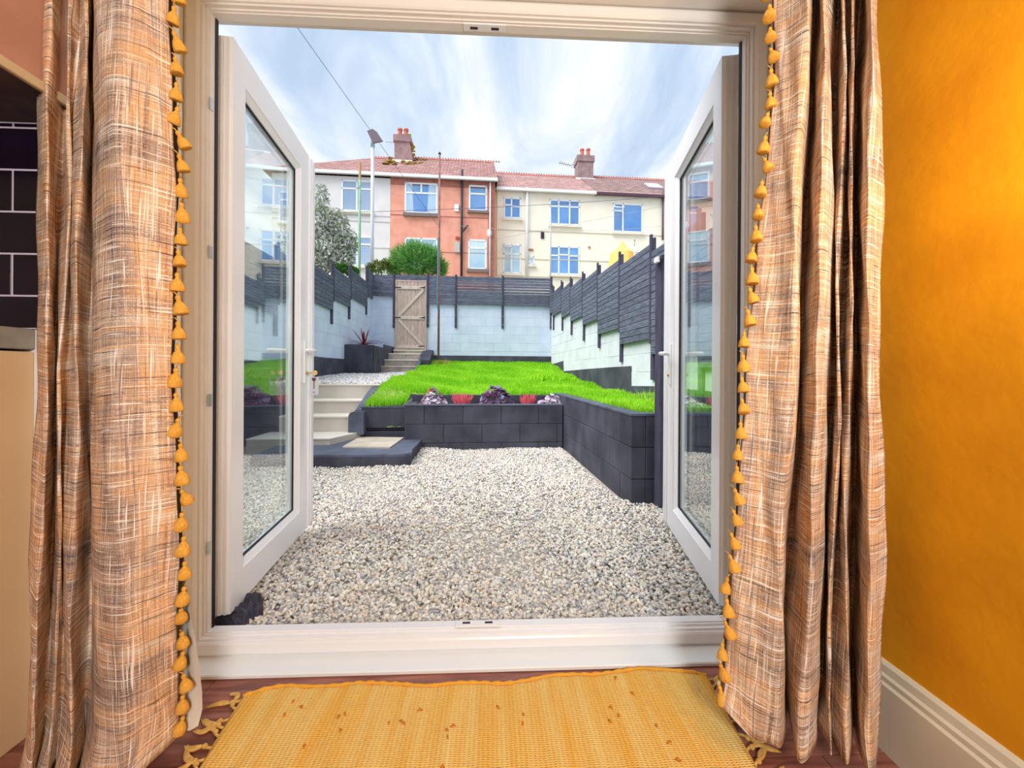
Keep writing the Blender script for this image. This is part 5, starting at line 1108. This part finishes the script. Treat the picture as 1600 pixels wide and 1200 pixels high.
gutter(h2, v0, v1+.12, BH1, ze+.05, M_['winframe']); gutter(h1, w0-.3, v0, BH1, ze1+.05, M_['winframe']); 
chm = mat('mossy_chimney_render', srgb(172, 140, 138), srgb(148, 118, 120), 3, .95, .02, 10); c_ = chimney(h2, 618, 641.5, 216, 249, 22.9, chm, ((625, 201), (634.5, 201.5)), side=.22)
moss = mat('ochre_moss', srgb(190, 150, 60), srgb(150, 130, 50), 8, .95); q0_, z_ = gb(604, 249, 22.6); q1_, _ = gb(650, 249, 22.6)
ms_ = MB(); random.seed(11)
for i in range(70):
    x_ = random.uniform(q0_, q1_+.4); y_ = random.uniform(21.8, 23.3); zz = ze+(zr1-ze)*(y_-19.75)/(23.5-19.75)+.0; r_ = random.uniform(.04, .16); ms_.lathe((x_, y_, zz-.02), [(r_, 0), (r_*.7, .04), (.001, .06)], 6)
for i in range(14):
    x_, z_ = gb(646+random.uniform(-3, 2), random.uniform(222, 246), 22.8); ms_.lathe((x_, 22.7, z_), [(.001, -.05), (.09, 0), (.001, .07)], 5)
for i in range(10):
    x_, z_ = gb(random.uniform(621, 642), 213, 22.8); ms_.lathe((x_, 22.65, z_), [(.001, -.08), (.07, 0), (.001, .06)], 5)
ms_.build('moss', moss, h2)
aer = MB().tube([(gb(602, 221.5, 22.9)[0], 22.9, gb(602, 221.5, 22.9)[1]), (gb(618, 222, 22.9)[0], 22.9, gb(618, 222, 22.9)[1])], .025, 5); aer.build('aerial', mat('pale_aerial', srgb(196, 196, 206)), h2)
# cream house(s)
h3 = thing('cream_house', 'long cream rendered house on the right with blue reflecting windows', 'house', (gb(905, 330, BH2)[0], BH2, GB_), True)
crm = rough('cream_render', srgb(255, 247, 232), srgb(250, 240, 222), 1.6); a1c = gb(1075, 300, BH2)[0]; a0c = gb(773.5, 300, BH1)[0]+.02
_, c0, c1, _z = wall_panel(h3, 773, 1043, 297, BH2, crm, a0=a0c, a1=a1c+14)
nz_ = lambda x0, y0, x1, y1, c, r_, gm_=WG, s_=(wsill, .12): window(h3, x0, y0, x1, y1, BH2, c, r_, gm_, s_)
nz_(787, 309, 814, 341.5, (.45,), (.36, .42)); nz_(786, 382, 814, 427.5, (.47,), (.33, .33), WG3); nz_(826.5, 400, 835, 414, (), 0, WG3)
nz_(858.5, 312.5, 906, 352, (.3, .66), (.27, .27, .27)); nz_(859, 385, 905.5, 429.5, (.3, .64), (.33, .30, .33)); nz_(957, 318.5, 1004, 363.5, (.34,), (.26, 0))
nz_(1058, 320, 1092, 362, (.5,), (.3, .3))
# open top lights
for (p0, p1, p2, p3) in ((957.5, 319, 972.5, 327.5), (786.5, 383, 799, 388.5)):
    q0_, q1_, r0_, r1_ = R_(p0, p1, p2, p3, BH2); fw_ = MB(); dy = .28
    for (xa, xb, za, zb_) in ((q0_, q1_, r0_, r0_+.05), (q0_, q1_, r1_-.05, r1_), (q0_, q0_+.05, r0_, r1_), (q1_-.05, q1_, r0_, r1_)):
        ya = lambda z: BH2-.04-dy*(r1_-z)/(r1_-r0_)
        fw_.add([(xa, ya(za), za), (xb, ya(za), za), (xb, ya(zb_), zb_), (xa, ya(zb_), zb_), (xa, ya(za)+.04, za), (xb, ya(za)+.04, za), (xb, ya(zb_)+.04, zb_), (xa, ya(zb_)+.04, zb_)], [(0, 1, 2, 3), (4, 7, 6, 5), (0, 4, 5, 1), (3, 2, 6, 7), (0, 3, 7, 4), (1, 5, 6, 2)])
    fw_.build('open_top_light', M_['winframe'], h3)
for px0_, px1_, py in ((777, 1075, 364), (777, 1075, 407.5), (777, 905, 432)):
    x_, z_ = gb((px0_+px1_)/2, py, BH2); MB().box(gb(px0_, py, BH2)[0], gb(px1_, py, BH2)[0], BH2-.03, BH2, z_-.03, z_+.01).build('render_band', mat('band_cream', srgb(222, 208, 188)), h3)
pipe(h3, 823.5, 293, 432, BH2, M_['winframe'], .075); pipe(h3, 776.5, 300, 432, BH2, mat('cream_pipe', srgb(232, 206, 160)), .04); pipe(h3, 1036, 297, 375, BH2, mat('dark_brown_pipe', srgb(110, 94, 100)), .05)
for (p0, p1, p2, p3, m_) in ((845, 363, 850, 373, M_['iron']), (826, 389, 833, 392, redd), (919, 385, 922, 388, redd)):
    q0_, q1_, r0_, r1_ = R_(p0, p1, p2, p3, BH2); MB().cbox(q0_, q1_, BH2-.06, BH2, r0_, r1_, .008).build('vent', m_, h3)
am = gb(930, 300, BH2)[0]
zeA, zrA, _o = roof(h3, a0c-.1, am, BH2, 299, 274.5, 850, rt2, 3.5); zeB, zrB, ro = roof(h3, am, a1c+14, BH2, 306, 279.5, 985, rt3, 3.5)
gutter(h3, a0c+.0, am, BH2, zeA+.03, M_['winframe']); gutter(h3, am, a1c+14, BH2, zeB+.03, mat('dark_fascia', srgb(92, 66, 82)), nm='fascia')
chimney(h3, 901, 925, 247, 277, 24.3, mat('brown_grey_chimney', srgb(168, 142, 140), srgb(142, 120, 122), 3, .95, .02, 10), ((909.5, 233), (919, 232.5)), side=.0)
# skylight
q0_, z_ = gb(1010, 295, 22.3); q1_, _ = gb(1036, 293, 22.3); za_ = zeB+(zrB-zeB)*(22.0-20.75)/(24.5-20.75); zb_ = zeB+(zrB-zeB)*(22.9-20.75)/(24.5-20.75)
sk_ = MB().loft([[(q0_, 22.0, za_), (q1_, 22.0, za_), (q1_, 22.9, zb_), (q0_, 22.9, zb_)], [(q0_, 22.0, za_+.10), (q1_, 22.0, za_+.10), (q1_, 22.9, zb_+.10), (q0_, 22.9, zb_+.10)]]).build('skylight', mat('skylight_frame', srgb(150, 130, 140), rough=.6), ro)
MB().loft([[(q0_+.1, 22.1, za_+.16), (q1_-.1, 22.1, za_+.16), (q1_-.1, 22.8, zb_+.06), (q0_+.1, 22.8, zb_+.06)], [(q0_+.1, 22.1, za_+.19), (q1_-.1, 22.1, za_+.19), (q1_-.1, 22.8, zb_+.09), (q0_+.1, 22.8, zb_+.09)]]).build('pane', mat('skylight_glass', srgb(236, 240, 250), rough=.1, spec=.8), ro)
# tv aerial on the cream house chimney
ta = MB(); pA_ = lambda px, py: (gb(px, py, 24.3)[0], 24.3, gb(px, py, 24.3)[1])
ta.tube([pA_(873, 254), pA_(894, 259)], .02, 5).tube([pA_(893, 262), pA_(894, 256), pA_(900, 262)], .02, 5)
for i in range(6): x_, y_, z_ = pA_(875+3*i, 254.5+.75*i); ta.tube([(x_, y_-.2, z_), (x_, y_+.2, z_)], .01, 4)
ta.build('aerial', mat('grey_aerial', srgb(150, 146, 156)), h3)
print('meshes', len(bpy.data.objects))
